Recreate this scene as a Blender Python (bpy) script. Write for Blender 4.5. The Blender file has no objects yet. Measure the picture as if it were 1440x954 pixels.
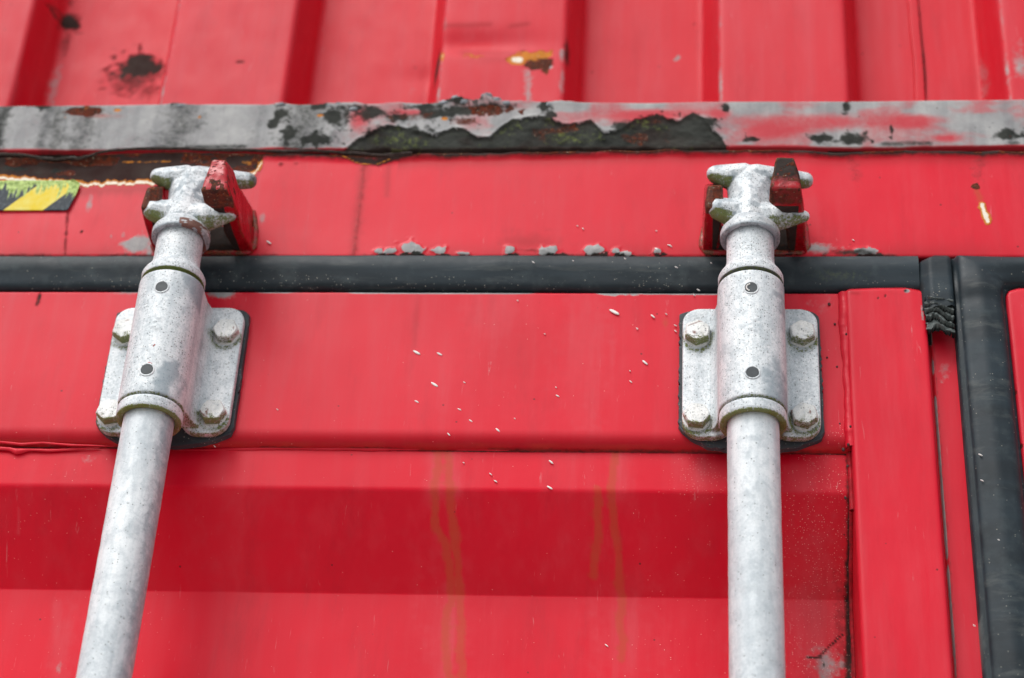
import bpy, bmesh, math, random
import numpy as np
from mathutils import Matrix, Vector
R = math.radians
random.seed(4); rng = np.random.RandomState(7)
SC = bpy.context.scene
COL = SC.collection

# ------------------------------------------------------------------ camera
F = 3000.0                                   # focal length in photo pixels (1440 wide) = 75 mm
Zc = np.array([266., 4327., -F]); Zc /= np.linalg.norm(Zc)
Xc = np.array([35700., -137., F]); Xc -= Zc*Xc.dot(Zc); Xc /= np.linalg.norm(Xc)
Yc = np.cross(Zc, Xc)
RW = np.array([Xc, Yc, Zc])                  # camera -> world rotation
CAM = np.array([-0.04134, -1.23882, 1.54])
cam = bpy.data.cameras.new('camera'); co = bpy.data.objects.new('camera', cam); COL.objects.link(co)
M4 = Matrix([list(RW[i])+[CAM[i]] for i in range(3)]+[[0, 0, 0, 1]])
co.matrix_world = M4
cam.lens = 75; cam.sensor_width = 36; cam.clip_start = .05; cam.clip_end = 500
cam.dof.use_dof = True; cam.dof.focus_distance = 1.44; cam.dof.aperture_fstop = 5.0; cam.dof.aperture_blades = 7
SC.camera = co
# ------------------------------------------------------------------ world, sun, exposure
w = bpy.data.worlds.new('World'); SC.world = w; w.use_nodes = True
wt = w.node_tree; wt.nodes.clear()
SUN_EL, SUN_AZ = 52, -28                     # azimuth from the viewer's back, minus = to the left
sky = wt.nodes.new('ShaderNodeTexSky'); sky.sky_type = 'NISHITA'; sky.sun_disc = False
sky.sun_elevation = R(SUN_EL); sky.sun_rotation = R(180+SUN_AZ*-1)
sky.air_density = 1.0; sky.dust_density = 4.0; sky.ozone_density = 1.0
hs = wt.nodes.new('ShaderNodeHueSaturation'); hs.inputs['Saturation'].default_value = .30
bg = wt.nodes.new('ShaderNodeBackground'); bg.inputs['Strength'].default_value = .15
wo = wt.nodes.new('ShaderNodeOutputWorld')
wt.links.new(sky.outputs[0], hs.inputs['Color']); wt.links.new(hs.outputs[0], bg.inputs['Color']); wt.links.new(bg.outputs[0], wo.inputs[0])
sl = bpy.data.lights.new('sun', 'SUN'); sl.energy = 1.0; sl.angle = R(24); sl.color = (1, .985, .96)
so = bpy.data.objects.new('sun', sl); COL.objects.link(so)
sd = Vector((math.sin(R(SUN_AZ))*math.cos(R(SUN_EL)), -math.cos(R(SUN_AZ))*math.cos(R(SUN_EL)), math.sin(R(SUN_EL))))
so.rotation_euler = sd.to_track_quat('Z', 'Y').to_euler()
SC.view_settings.view_transform = 'Standard'; SC.view_settings.look = 'None'
SC.view_settings.exposure = 0.20; SC.view_settings.gamma = 1
SC.view_settings.use_curve_mapping = False

# ------------------------------------------------------------------ helpers
def at(px, py, Y):
    """point on the vertical plane at depth Y that the photo shows at a pixel (used to read sizes off)"""
    d = RW @ np.array([px-720, 477-py, -F]); t = (Y-CAM[1])/d[1]
    return CAM+t*d
def new_obj(name, me, mat, parent=None):
    o = bpy.data.objects.new(name, me); COL.objects.link(o)
    if mat: me.materials.clear(); me.materials.append(mat)
    if parent: o.parent = parent
    return o
def empty(name, label, cat, loc=(0, 0, 0), group=None):
    o = bpy.data.objects.new(name, None); COL.objects.link(o); o.location = loc
    o.empty_display_size = .05
    o['label'] = label; o['category'] = cat
    if group: o['group'] = group
    return o
def smooth(me, ang=38):
    me.polygons.foreach_set('use_smooth', [True]*len(me.polygons))
    me.set_sharp_from_angle(angle=R(ang)); me.update()
def bm_obj(name, bm, mat, parent=None, ang=38):
    me = bpy.data.meshes.new(name); bmesh.ops.recalc_face_normals(bm, faces=bm.faces[:])
    bm.to_mesh(me); bm.free(); smooth(me, ang)
    return new_obj(name, me, mat, parent)
_lat = {}
def vnoise(x, y, seed=0):
    if seed not in _lat: _lat[seed] = np.random.RandomState(100+seed).rand(256, 256)
    L = _lat[seed]; xi = np.floor(x).astype(int); yi = np.floor(y).astype(int)
    fx = x-xi; fy = y-yi; fx = fx*fx*(3-2*fx); fy = fy*fy*(3-2*fy)
    a = L[xi & 255, yi & 255]; b = L[(xi+1) & 255, yi & 255]; c = L[xi & 255, (yi+1) & 255]; d = L[(xi+1) & 255, (yi+1) & 255]
    return (a*(1-fx)+b*fx)*(1-fy)+(c*(1-fx)+d*fx)*fy
def fbm(x, y, seed=0, o=4):
    s = 0; a = .5; t = 0
    for k in range(o):
        s = s+a*vnoise(x*2**k, y*2**k, seed+k); t += a; a *= .5
    return s/t
def sstep(a, b, x):
    t = np.clip((x-a)/(b-a), 0, 1); return t*t*(3-2*t)
def add_attrs(me, masks):
    n = len(me.vertices)
    for an, keys in (('wearA', ('grey', 'dark', 'rust')), ('wearB', ('pale', 'fade', 'dust')), ('wearC', ('moss', 'drip', 'deep'))):
        at_ = me.attributes.new(an, 'FLOAT_COLOR', 'POINT')
        buf = np.zeros((n, 4), dtype=np.float32); buf[:, 3] = 1
        for i, k in enumerate(keys):
            if k in masks: buf[:, i] = np.clip(np.asarray(masks[k]).reshape(-1), 0, 1)
        at_.data.foreach_set('color', buf.reshape(-1))
def grid_obj(name, P, mat, parent=None, masks=None, flip=False, ang=50):
    nu, nv = P.shape[:2]
    idx = np.arange(nu*nv).reshape(nu, nv)
    a, b, c, d = idx[:-1, :-1], idx[1:, :-1], idx[1:, 1:], idx[:-1, 1:]
    f = np.stack([a, b, c, d] if not flip else [a, d, c, b], -1).reshape(-1, 4)
    me = bpy.data.meshes.new(name)
    me.vertices.add(nu*nv); me.vertices.foreach_set('co', P.reshape(-1).astype(np.float32))
    me.loops.add(f.size); me.loops.foreach_set('vertex_index', f.reshape(-1).astype(np.int32))
    me.polygons.add(len(f)); me.polygons.foreach_set('loop_start', (np.arange(len(f))*4).astype(np.int32))
    me.update(calc_edges=True); me.validate()
    if masks is not None: add_attrs(me, masks)
    smooth(me, ang)
    return new_obj(name, me, mat, parent)
def fillet(pts, rad, step=.0012, seg=6):
    """open polyline with rounded corners, resampled"""
    out = [np.array(pts[0], float)]
    for i in range(1, len(pts)-1):
        p0, p1, p2 = [np.array(pts[j], float) for j in (i-1, i, i+1)]
        r = rad[i] if isinstance(rad, (list, tuple)) else rad
        a = (p0-p1); b = (p2-p1); la = np.linalg.norm(a); lb = np.linalg.norm(b); a /= la; b /= lb
        th = math.acos(np.clip(a.dot(b), -1, 1)); t = min(r/math.tan(th/2), la*.49, lb*.49)
        A = p1+a*t; B = p1+b*t
        for k in range(seg+1):
            s = k/seg; out.append((1-s)**2*A+2*s*(1-s)*p1+s*s*B)
    out.append(np.array(pts[-1], float))
    res = [out[0]]
    for p, q in zip(out[:-1], out[1:]):
        L = np.linalg.norm(q-p)
        if L < 1e-7: continue
        n = max(1, int(math.ceil(L/step)))
        for k in range(1, n+1): res.append(p+(q-p)*k/n)
    return np.array(res)
def xs_fine(a, b, fa=-.63, fb=.30, st=.0012, coarse=.06):
    l = list(np.arange(a, fa, coarse)) if a < fa else []
    m = list(np.arange(max(a, fa), min(b, fb), st))
    r = list(np.arange(fb, b, coarse)) if b > fb else []
    return np.array(l+m+r+[b])
def sweep_x(prof, xs):        # prof (n,2) = Y,Z
    P = np.zeros((len(xs), len(prof), 3)); P[:, :, 0] = xs[:, None]; P[:, :, 1] = prof[None, :, 0]; P[:, :, 2] = prof[None, :, 1]
    return P
def sweep_z(prof, zs):        # prof (n,2) = X,Y
    P = np.zeros((len(zs), len(prof), 3)); P[:, :, 2] = zs[:, None]; P[:, :, 0] = prof[None, :, 0]; P[:, :, 1] = prof[None, :, 1]
    return P
class Surf:
    """wear painter: places stains in metres on a surface, read off the photo"""
    def __init__(s, P, Y): s.P = P; s.X = P[:, :, 0]; s.Z = P[:, :, 2]; s.Y = Y; s.m = {}
    def z(s, k):
        if k not in s.m: s.m[k] = np.zeros(s.X.shape)
        return s.m[k]
    def add(s, k, v): s.m[k] = np.maximum(s.z(k), v)
    def blob(s, k, px, py, rx, ry, v=1.0, hard=2, wob=.35, seed=0, Y=None):
        c = at(px, py, s.Y if Y is None else Y); u = .5e-3
        dx = (s.X-c[0])/(rx*u); dz = (s.Z-c[2])/(ry*u*1.2)
        d = np.sqrt(dx*dx+dz*dz)*(1+wob*(fbm(s.X*220+px, s.Z*220+py, seed)-.5)*2)
        s.add(k, v*np.exp(-d**hard))
    def line(s, k, pts, wid, v=1.0, wob=.3, hard=2, jitter=0, Y=None):
        q = [at(p[0], p[1], s.Y if Y is None else Y) for p in pts]
        best = np.full(s.X.shape, 9.)
        X = s.X+(fbm(s.Z*60+pts[0][0], s.X*0, 3)-.5)*jitter*1e-3
        for a, b in zip(q[:-1], q[1:]):
            ax, az, bx, bz = a[0], a[2], b[0], b[2]; L = (bx-ax)**2+(bz-az)**2+1e-12
            t = np.clip(((X-ax)*(bx-ax)+(s.Z-az)*(bz-az))/L, 0, 1)
            best = np.minimum(best, np.hypot(X-ax-t*(bx-ax), s.Z-az-t*(bz-az)))
        d = best/(wid*.5e-3)*(1+wob*(fbm(s.X*300, s.Z*300, 5)-.5)*2)
        s.add(k, v*np.exp(-d**hard))
    def zc(s, curve, Y=None):
        """height of a curve given as photo points, at every vertex's X"""
        q = np.array([at(p[0], p[1], s.Y if Y is None else Y) for p in curve])
        return np.interp(s.X, q[:, 0], q[:, 2])

# ------------------------------------------------------------------ materials
class NB:
    def __init__(s, name):
        s.m = bpy.data.materials.new(name); s.m.use_nodes = True; s.t = s.m.node_tree; s.n = s.t.nodes; s.n.clear()
        s.out = s.n.new('ShaderNodeOutputMaterial'); s.b = s.n.new('ShaderNodeBsdfPrincipled'); s.t.links.new(s.b.outputs[0], s.out.inputs[0])
        tc = s.n.new('ShaderNodeTexCoord'); oi = s.n.new('ShaderNodeObjectInfo')
        sc = s.n.new('ShaderNodeVectorMath'); sc.operation = 'SCALE'; sc.inputs[0].default_value = (3.1, 1.7, 5.3)
        s.L(oi.outputs['Random'], sc.inputs['Scale'])
        ad = s.n.new('ShaderNodeVectorMath'); ad.operation = 'ADD'; s.L(tc.outputs['Object'], ad.inputs[0]); s.L(sc.outputs[0], ad.inputs[1]); s.co = ad.outputs[0]
    def L(s, a, b): s.t.links.new(a, b)
    def set(s, inp, v):
        if hasattr(v, 'is_linked') or hasattr(v, 'links'): s.L(v, inp)
        elif isinstance(v, (tuple, list)) and len(v) == 3 and inp.type == 'RGBA': inp.default_value = (*v, 1)
        else: inp.default_value = v
    def noise(s, scale, detail=4, rough=.55, stretch=None, dist=0, col=False):
        c = s.co
        if stretch:
            mp = s.n.new('ShaderNodeMapping'); mp.inputs['Scale'].default_value = stretch; s.L(c, mp.inputs[0]); c = mp.outputs[0]
        n = s.n.new('ShaderNodeTexNoise'); s.L(c, n.inputs['Vector']); n.inputs['Scale'].default_value = scale
        n.inputs['Detail'].default_value = detail; n.inputs['Roughness'].default_value = rough; n.inputs['Distortion'].default_value = dist
        return n.outputs['Color' if col else 'Fac']
    def voro(s, scale, rnd=1.0):
        n = s.n.new('ShaderNodeTexVoronoi'); s.L(s.co, n.inputs['Vector']); n.inputs['Scale'].default_value = scale
        return n.outputs['Distance'], n.outputs['Color']
    def math(s, op, a, b=0., c=0., clamp=False):
        n = s.n.new('ShaderNodeMath'); n.operation = op; n.use_clamp = clamp
        s.set(n.inputs[0], a); s.set(n.inputs[1], b); s.set(n.inputs[2], c); return n.outputs[0]
    def mr(s, v, a, b, c=0., d=1., smooth=False):
        n = s.n.new('ShaderNodeMapRange'); n.interpolation_type = 'SMOOTHSTEP' if smooth else 'LINEAR'
        for i, x in enumerate((v, a, b, c, d)): s.set(n.inputs[i], x)
        return n.outputs[0]
    def mix(s, f, a, b, mode='MIX'):
        n = s.n.new('ShaderNodeMix'); n.data_type = 'RGBA'; n.blend_type = mode
        s.set(n.inputs[0], f); s.set(n.inputs[6], a); s.set(n.inputs[7], b); return n.outputs[2]
    def mixf(s, f, a, b):
        n = s.n.new('ShaderNodeMix'); n.data_type = 'FLOAT'; s.set(n.inputs[0], f); s.set(n.inputs[2], a); s.set(n.inputs[3], b); return n.outputs[0]
    def attr(s, name):
        n = s.n.new('ShaderNodeAttribute'); n.attribute_name = name
        q = s.n.new('ShaderNodeSeparateColor'); s.L(n.outputs['Color'], q.inputs[0]); return q.outputs
    def bump(s, h, strength, dist=.001, prev=None):
        n = s.n.new('ShaderNodeBump'); n.inputs['Strength'].default_value = strength; n.inputs['Distance'].default_value = dist
        s.set(n.inputs['Height'], h)
        if prev: s.L(prev, n.inputs['Normal'])
        return n.outputs[0]
    def fin(s, col, rough, normal=None, spec=.5, metal=0.):
        s.set(s.b.inputs['Base Color'], col); s.set(s.b.inputs['Roughness'], rough); s.set(s.b.inputs['Specular IOR Level'], spec); s.set(s.b.inputs['Metallic'], metal)
        if normal: s.L(normal, s.b.inputs['Normal'])
        return s.m
    def wearmask(s, a, n, k=.55, w=.18):       # attribute broken up by noise
        v = s.math('ADD', a, s.math('MULTIPLY', s.math('SUBTRACT', n, .5), k))
        v = s.mr(v, .5-w, .5+w, smooth=True)
        return s.math('MULTIPLY', v, s.mr(a, .02, .10))

def paint(name, base=(.68, .0006, .020), rough=.36, chalk=.05, streak=.20, spec=.22, gw=.16, wear=False):
    s = NB(name)
    A, B, C = s.attr('wearA'), s.attr('wearB'), s.attr('wearC')
    big = s.noise(7, 5); mid = s.noise(45, 5, .6); fine = s.noise(260, 5, .65); grit = s.noise(900, 3, .7)
    st = s.noise(9, 5, .6, stretch=(9, 9, .9))
    col = s.mix(s.mr(big, .35, .7), base, tuple(c*.86 for c in base))
    # chalked, sun-faded film in soft clouds and vertical streaks
    ch = s.math('MULTIPLY', s.mr(st, .42, .72, smooth=True), streak)
    ch = s.math('ADD', ch, s.math('MULTIPLY', s.mr(mid, .35, .75), chalk*.5))
    ch = s.math('ADD', ch, s.math('MULTIPLY', B[1], s.mr(st, .3, .75, .35, 1.)), clamp=True)
    col = s.mix(s.math('MULTIPLY', ch, .55), col, (.58, .085, .105))
    gr = s.math('MULTIPLY', s.mr(s.noise(17, 6, .7, stretch=(2.2, 1, .55)), .50, .78, smooth=True), .30)
    col = s.mix(gr, col, (.34, .012, .022))
    scr = s.math('MULTIPLY', s.mr(s.noise(38, 3, .8, stretch=(7, 1, .6), dist=.6), .655, .69), s.mr(mid, .5, .6)); col = s.mix(s.math('MULTIPLY', scr, .35), col, (.60, .25, .26))
    col = s.mix(s.math('MULTIPLY', C[2], .8), col, (.36, .001, .008))
    g = s.wearmask(A[0], s.math('ADD', s.math('MULTIPLY', mid, .55), s.math('MULTIPLY', fine, .45)), .75, gw)
    gc = s.mix(s.mr(mid, .3, .7), (.25, .255, .26), (.40, .40, .395))
    gc = s.mix(s.math('MULTIPLY', s.mr(st, .45, .8), .6), gc, (.11, .115, .13))
    col = s.mix(g, col, gc)
    dr = s.wearmask(C[1], s.noise(120, 4), .5, .5)
    col = s.mix(s.math('MULTIPLY', dr, .78), col, (.48, .050, .020))
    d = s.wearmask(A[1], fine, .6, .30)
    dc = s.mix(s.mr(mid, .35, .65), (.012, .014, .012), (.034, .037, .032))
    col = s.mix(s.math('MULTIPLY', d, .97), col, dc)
    ru = s.wearmask(A[2], s.math('ADD', s.math('MULTIPLY', mid, .5), s.math('MULTIPLY', fine, .5)), .7, .12)
    rc = s.mix(s.mr(fine, .35, .62), (.035, .018, .012), (.13, .026, .012))
    rc = s.mix(s.mr(s.noise(150, 5, .7), .58, .72), rc, (.36, .10, .02))
    rc = s.mix(s.mr(s.noise(420, 3, .7), .62, .72), rc, (.42, .36, .26))
    col = s.mix(ru, col, rc)
    pa = s.wearmask(B[0], fine, .9, .14)
    pc = s.mix(s.mr(s.math('ADD', B[0], s.math('MULTIPLY', s.math('SUBTRACT', fine, .5), .35)), .80, .90), (.55, .20, .03), (.80, .74, .62))
    col = s.mix(pa, col, pc)
    mo = s.wearmask(C[0], fine, .9, .22)
    col = s.mix(mo, col, s.mix(grit, (.06, .09, .015), (.30, .34, .10)))
    # white dust specks and dark pin spots
    if wear:
        ge = s.n.new('ShaderNodeNewGeometry'); pt = s.mr(ge.outputs['Pointiness'], .515, .56)
        ed = s.math('MULTIPLY', pt, s.mr(s.math('ADD', s.math('MULTIPLY', fine, .5), s.math('MULTIPLY', mid, .5)), .44, .52))
        col = s.mix(s.math('MULTIPLY', ed, .9), col, s.mix(s.mr(grit, .4, .6), (.05, .02, .015), (.30, .12, .05)))
        chip = s.mr(s.noise(190, 5, .7, dist=.8), .60, .64); col = s.mix(s.math('MULTIPLY', chip, .85), col, (.05, .012, .012))
    vd, vc = s.voro(700)
    vr = s.n.new('ShaderNodeSeparateColor'); s.L(vc, vr.inputs[0])
    sp = s.math('MULTIPLY', s.mr(vd, .12, .22, 1., 0.), s.math('GREATER_THAN', s.math('MULTIPLY', B[2], s.mr(mid, .3, .6, .3, 1.2)), vr.outputs[0]))
    col = s.mix(s.math('MULTIPLY', sp, s.mr(vr.outputs[1], 0, 1, .2, .85)), col, (.80, .62, .55))
    v2, c2 = s.voro(95); r2 = s.n.new('ShaderNodeSeparateColor'); s.L(c2, r2.inputs[0])
    pin = s.math('MULTIPLY', s.mr(v2, .05, .085, 1., 0.), s.math('GREATER_THAN', r2.outputs[0], .90))
    col = s.mix(s.math('MULTIPLY', pin, .8), col, (.06, .01, .01))
    rr = s.math('ADD', s.mr(mid, .3, .7, rough-.05, rough+.07), s.math('MULTIPLY', ch, .10))
    for msk, v in ((g, .62), (d, .8), (ru, .88), (pa, .9), (mo, .95)): rr = s.mixf(msk, rr, v)
    b1 = s.bump(s.noise(24, 3), .03, .01)
    b1 = s.bump(fine, .06, .001, b1)
    h = s.math('ADD', s.math('MULTIPLY', s.math('ADD', ru, s.math('MULTIPLY', pa, 1.)), fine), s.math('MULTIPLY', s.math('ADD', d, g), s.math('MULTIPLY', fine, .5)))
    b1 = s.bump(h, .7, .0012, b1)
    b1 = s.bump(s.math('MULTIPLY', g, -1.), .35, .0003, b1)
    return s.fin(col, rr, b1, s.mixf(d, spec, spec*.35))
def zinc(name, light=(.76, .80, .82), dark=(.40, .46, .50), speck=.42, warm=0., soft=1.):
    s = NB(name)
    A, B, C = s.attr('wearA'), s.attr('wearB'), s.attr('wearC')
    big = s.noise(22, 4, .6, stretch=(1, 1, .35)); mid = s.noise(110, 5, .65, dist=.4); fine = s.noise(520, 4, .7); grit = s.noise(1300, 2, .7)
    col = s.mix(s.mr(big, .36, .64, smooth=True), light, tuple(a*.55+b*.45 for a, b in zip(light, dark)))
    col = s.mix(s.mr(mid, .47, .72, 0., .75), col, dark)
    col = s.mix(s.mr(fine, .52, .66, 0., .8*soft), col, (.82, .84, .85))
    stz = s.noise(26, 5, .65, stretch=(4, 4, .35)); col = s.mix(s.mr(stz, .5, .72, 0., .6), col, dark); col = s.mix(s.mr(stz, .46, .30, 0., .6), col, (.84, .86, .87))
    col = s.mix(s.mr(fine, .48, .34, 0., .5*soft), col, (.32, .37, .39)); col = s.mix(s.mr(grit, .46, .30, 0., .5*soft), col, (.22, .25, .26))
    vd, vc = s.voro(640); vr = s.n.new('ShaderNodeSeparateColor'); s.L(vc, vr.inputs[0])
    sp = s.math('MULTIPLY', s.mr(vd, .22, .36, 1., 0.), s.math('LESS_THAN', vr.outputs[0], s.math('MULTIPLY', s.mr(mid, .35, .65, .15, 1.0), speck)))
    col = s.mix(s.math('MULTIPLY', sp, .75), col, (.09, .10, .10))
    bl = s.noise(48, 4, .6, dist=.8); col = s.mix(s.mr(bl, .52, .70, 0., .42), col, (.42, .47, .50))
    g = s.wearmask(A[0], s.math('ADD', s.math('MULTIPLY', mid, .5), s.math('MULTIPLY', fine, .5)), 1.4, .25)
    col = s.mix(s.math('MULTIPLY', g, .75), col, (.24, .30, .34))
    d = s.wearmask(A[1], fine, .9, .25)
    col = s.mix(s.math('MULTIPLY', d, .9), col, (.05, .052, .045))
    ru = s.wearmask(A[2], fine, .9, .2)
    col = s.mix(s.math('MULTIPLY', ru, .9), col, (.16, .05, .025))
    mo = s.wearmask(C[0], s.math('ADD', s.math('MULTIPLY', fine, .6), s.math('MULTIPLY', grit, .5)), 3.4, .16)
    mc = s.mix(s.mr(grit, .35, .6), (.035, .045, .012), (.26, .30, .09)); mc = s.mix(s.mr(fine, .35, .6), mc, (.15, .19, .04))
    col = s.mix(s.math('MULTIPLY', mo, .92), col, mc)
    rr = s.mixf(mo, s.mr(mid, .3, .7, .50, .68), .95)
    b = s.bump(mid, .22, .0008); b = s.bump(fine, .30, .0004, b); b = s.bump(s.math('MULTIPLY', sp, -1.), .5, .0003, b); b = s.bump(s.math('MULTIPLY', mo, grit), .8, .0008, b)
    return s.fin(col, rr, b, .45, .12)
def rubber(name, base=(.010, .017, .022), dust=.12, rough=.5):
    s = NB(name)
    A, B, C = s.attr('wearA'), s.attr('wearB'), s.attr('wearC')
    st = s.noise(14, 5, .6, stretch=(.5, 4, 4)); mid = s.noise(60, 5, .6); fine = s.noise(420, 4, .7)
    col = s.mix(s.mr(st, .35, .7), base, tuple(c*1.9 for c in base))
    col = s.mix(s.mr(mid, .52, .75, 0., .5), col, (.07, .09, .095)); col = s.mix(s.mr(s.noise(30, 6, .7, stretch=(.4, 3, 3)), .56, .7, 0., .5), col, (.09, .10, .095))
    vd, vc = s.voro(620); vr = s.n.new('ShaderNodeSeparateColor'); s.L(vc, vr.inputs[0])
    k = s.math('MAXIMUM', s.math('MULTIPLY', s.mr(mid, .42, .7, .0, .35), dust), B[2])
    sp = s.math('MULTIPLY', s.mr(vd, .14, .28, 1., 0.), s.math('LESS_THAN', vr.outputs[0], k))
    col = s.mix(s.math('MULTIPLY', sp, s.mr(vr.outputs[1], 0, 1, .1, .8)), col, (.52, .50, .42))
    g = s.wearmask(A[0], mid, .8, .4); col = s.mix(s.math('MULTIPLY', g, .7), col, (.15, .17, .165))
    d = s.wearmask(A[1], fine, .6, .3); col = s.mix(d, col, (.008, .008, .008))
    mo = s.wearmask(C[0], fine, 1., .25); col = s.mix(s.math('MULTIPLY', mo, .7), col, (.10, .12, .04))
    b = s.bump(mid, .15, .001); b = s.bump(fine, .2, .0004, b)
    return s.fin(col, s.mr(mid, .3, .7, rough-.06, rough+.12), b, .28)
def flat(name, col, rough=.7, nscale=200, amt=.4, bump=.3, spec=.4):
    s = NB(name); n = s.noise(nscale, 4)
    c = s.mix(s.mr(n, .3, .7), col, tuple(x*(1-amt) for x in col))
    return s.fin(c, rough, s.bump(n, bump, .0006), spec)

M_DOOR = paint('red_door_paint')
M_HEAD = paint('red_header_paint', chalk=.12, streak=.16)
M_WALL = paint('faded_red_wall_paint', base=(.62, .004, .018), chalk=.25, streak=.25, rough=.45)
M_RAIL = paint('worn_rail_paint', base=(.50, .035, .05), chalk=.5, rough=.55, gw=.42)
M_KEEP = paint('thick_glossy_red_paint', base=(.42, .002, .010), rough=.26, chalk=.02, streak=.02, spec=.4, wear=True)
M_ZINC = zinc('galvanised_rod', speck=.10, soft=.45)
M_CAST = zinc('cast_galvanised', speck=.5)
M_CHEAD = zinc('speckled_cast_head', speck=1.0)
M_BOLT = zinc('galvanised_bolt', light=(.84, .85, .83), dark=(.58, .59, .56), speck=.45)
M_RUB = rubber('black_rubber')
M_PAD = rubber('speckled_rubber_pad', base=(.03, .038, .044), dust=3.0)
M_TORN = rubber('perished_rubber', base=(.035, .045, .044), dust=.1, rough=.5)
M_RIVET = flat('dark_rivet', (.055, .065, .072), .55)
M_BLACK = flat('shadow_steel', (.02, .018, .016), .9)
M_WHITE = flat('white_splash', (.85, .83, .80), .6, amt=.1)
M_BLIS = flat('grey_blister', (.27, .30, .33), .6, 140, .6, .25)
M_RUST = flat('flaking_rust_lip', (.10, .085, .075), .6, 300, .7, .8)

# ------------------------------------------------------------------ ground
s = NB('concrete_yard'); n1 = s.noise(.8, 6); n2 = s.noise(30, 4)
gm = s.fin(s.mix(s.mr(n1, .3, .7), (.40, .39, .37), s.mix(n2, (.46, .45, .43), (.34, .34, .33))), .9, s.bump(n2, .4, .01))
bm = bmesh.new(); bmesh.ops.create_grid(bm, x_segments=8, y_segments=8, size=200)
g = bm_obj('ground', bm, gm); g['kind'] = 'structure'

def box(name, x0, x1, y0, y1, z0, z1, mat, parent, bev=.004):
    bm = bmesh.new(); bmesh.ops.create_cube(bm, size=1)
    bmesh.ops.transform(bm, matrix=Matrix.Translation(((x0+x1)/2, (y0+y1)/2, (z0+z1)/2)) @ Matrix.Diagonal((x1-x0, y1-y0, z1-z0, 1)), verts=bm.verts)
    if bev: bmesh.ops.bevel(bm, geom=bm.edges[:], offset=bev, segments=2, affect='EDGES')
    return bm_obj(name, bm, mat, parent)

# ================================================================== UPPER CONTAINER
up = empty('shipping_container', 'upper faded red shipping container with ribbed end wall, stacked above the doors', 'shipping container')
# ribbed wall: profile in X,Y swept up Z
YO, YI = .050, .093
pts = []; x = -.019-.2265*5
while x < 1.3:
    pts += [(x, YO), (x+.1015, YO), (x+.1145, YI), (x+.2135, YI)]; x += .2265
prof = fillet(pts, .005, .0035, 4)
zs = np.concatenate([np.arange(2.60, 2.86, .0022), np.arange(2.86, 5.0, .1)])
P = sweep_z(prof, zs); X, Z = P[:, :, 0], P[:, :, 2]
P[:, :, 1] += (fbm(X*7, Z*7, 11, 2)-.5)*.004
dn = at(665, 60, YO); P[:, :, 1] += .004*np.exp(-(((X-dn[0])/.05)**2+((Z-dn[2])/.012)**2))
S = Surf(P, YO)
depth = P[:, :, 1]
S.add('fade', (.42+.35*fbm(X*8, Z*5, 2))*np.where((depth > .054) & (depth < .089), .1, 1))  # slopes get little fade, which deepens their shade in the colour
edge = np.zeros_like(X)
for k in range(-4, 6):
    xe = -.019+.2265*k; edge = np.maximum(edge, np.exp(-((X-xe-.001)/.0030)**2)*(depth < .062))
    S.add('grey', .42*np.exp(-((X-xe-.1015-.115+.02)/.02)**2)*fbm(X*40, Z*14, 5))
S.add('grey', edge*(.30+.30*fbm(X*0, Z*30, 8)))  # rib edges: faded line with the highlight put in as grey
S.blob('dark', 198, 94, 44, 26, 1., 3, .9, Y=YI); S.blob('dark', 186, 112, 50, 34, .62, 2, .9, 3, Y=YI); S.blob('dark', 208, 128, 28, 26, .5, 2, .6, Y=YI)
S.blob('dark', 100, 32, 20, 18, .95, 3, .8, Y=YI); S.blob('dark', 92, 62, 14, 44, .5, 2, .5, Y=YI); S.blob('dark', 100, 4, 7, 12, .5, Y=YI); S.blob('dark', 338, 87, 9, 4, .8)
S.blob('dark', 613, 78, 8, 32, .9, 3, .3); S.blob('dark', 796, 70, 6, 30, .7, 2, .3); S.blob('grey', 790, 75, 8, 24, .6)  # dark blob at the rib paints the dent's shaded side
S.blob('pale', 622, 78, 5, 12, .9); S.blob('pale', 727, 83, 18, 12, 1., 3); S.blob('pale', 755, 76, 32, 9, .8, 3, .9); S.blob('rust', 758, 88, 24, 14, 1., 3, .9); S.blob('grey', 768, 92, 14, 8, .9)
S.blob('rust', 735, 70, 10, 5, .6); S.blob('pale', 665, 77, 18, 9, .62, 2, .9); S.blob('fade', 665, 90, 30, 20, 1)
S.line('deep', [(625, 36), (688, 34)], 5, .8); S.line('deep', [(718, 36), (742, 33)], 5, .9); S.line('deep', [(650, 70), (730, 74)], 8, .6); S.blob('deep', 690, 82, 45, 9, .55)
S.line('grey', [(742, 100), (743, 140)], 14, .55, .8); S.line('grey', [(955, 80), (950, 84)], 7, .7, Y=YI); S.blob('dark', 832, 100, 4, 4, .6, Y=YI); S.blob('dark', 855, 62, 5, 4, .5, Y=YI)
S.blob('dark', 583, 95, 5, 5, .6, Y=YI); S.blob('dark', 977, 33, 3, 3, .7, Y=YI); S.blob('grey', 1435, 90, 20, 60, .55, 2, .8); S.blob('grey', 55, 90, 16, 120, .5, 2, .6); S.blob('grey', 790, 110, 10, 60, .5)
S.blob('grey', 1390, 60, 14, 90, .45, 2, .5)
wall = grid_obj('corrugated_wall', P, M_WALL, up, S.m, ang=60)
# overlap seam between two wall sheets
xj = .1495
pr = fillet([(xj-.010, YI+.001), (xj-.009, YI-.0035), (xj-.001, YI-.0035), (xj+.001, YI+.001)], .0015, .002, 3)
P = sweep_z(pr, zs); P[:, :, 0] += (fbm(P[:, :, 2]*20, P[:, :, 0]*0, 4)-.5)*.002
S = Surf(P, YI); S.add('fade', .5+0*P[:, :, 0]); S.add('dark', .75*sstep(xj-.0035, xj, P[:, :, 0])); grid_obj('weld_seam', P, M_WALL, up, S.m)
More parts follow.
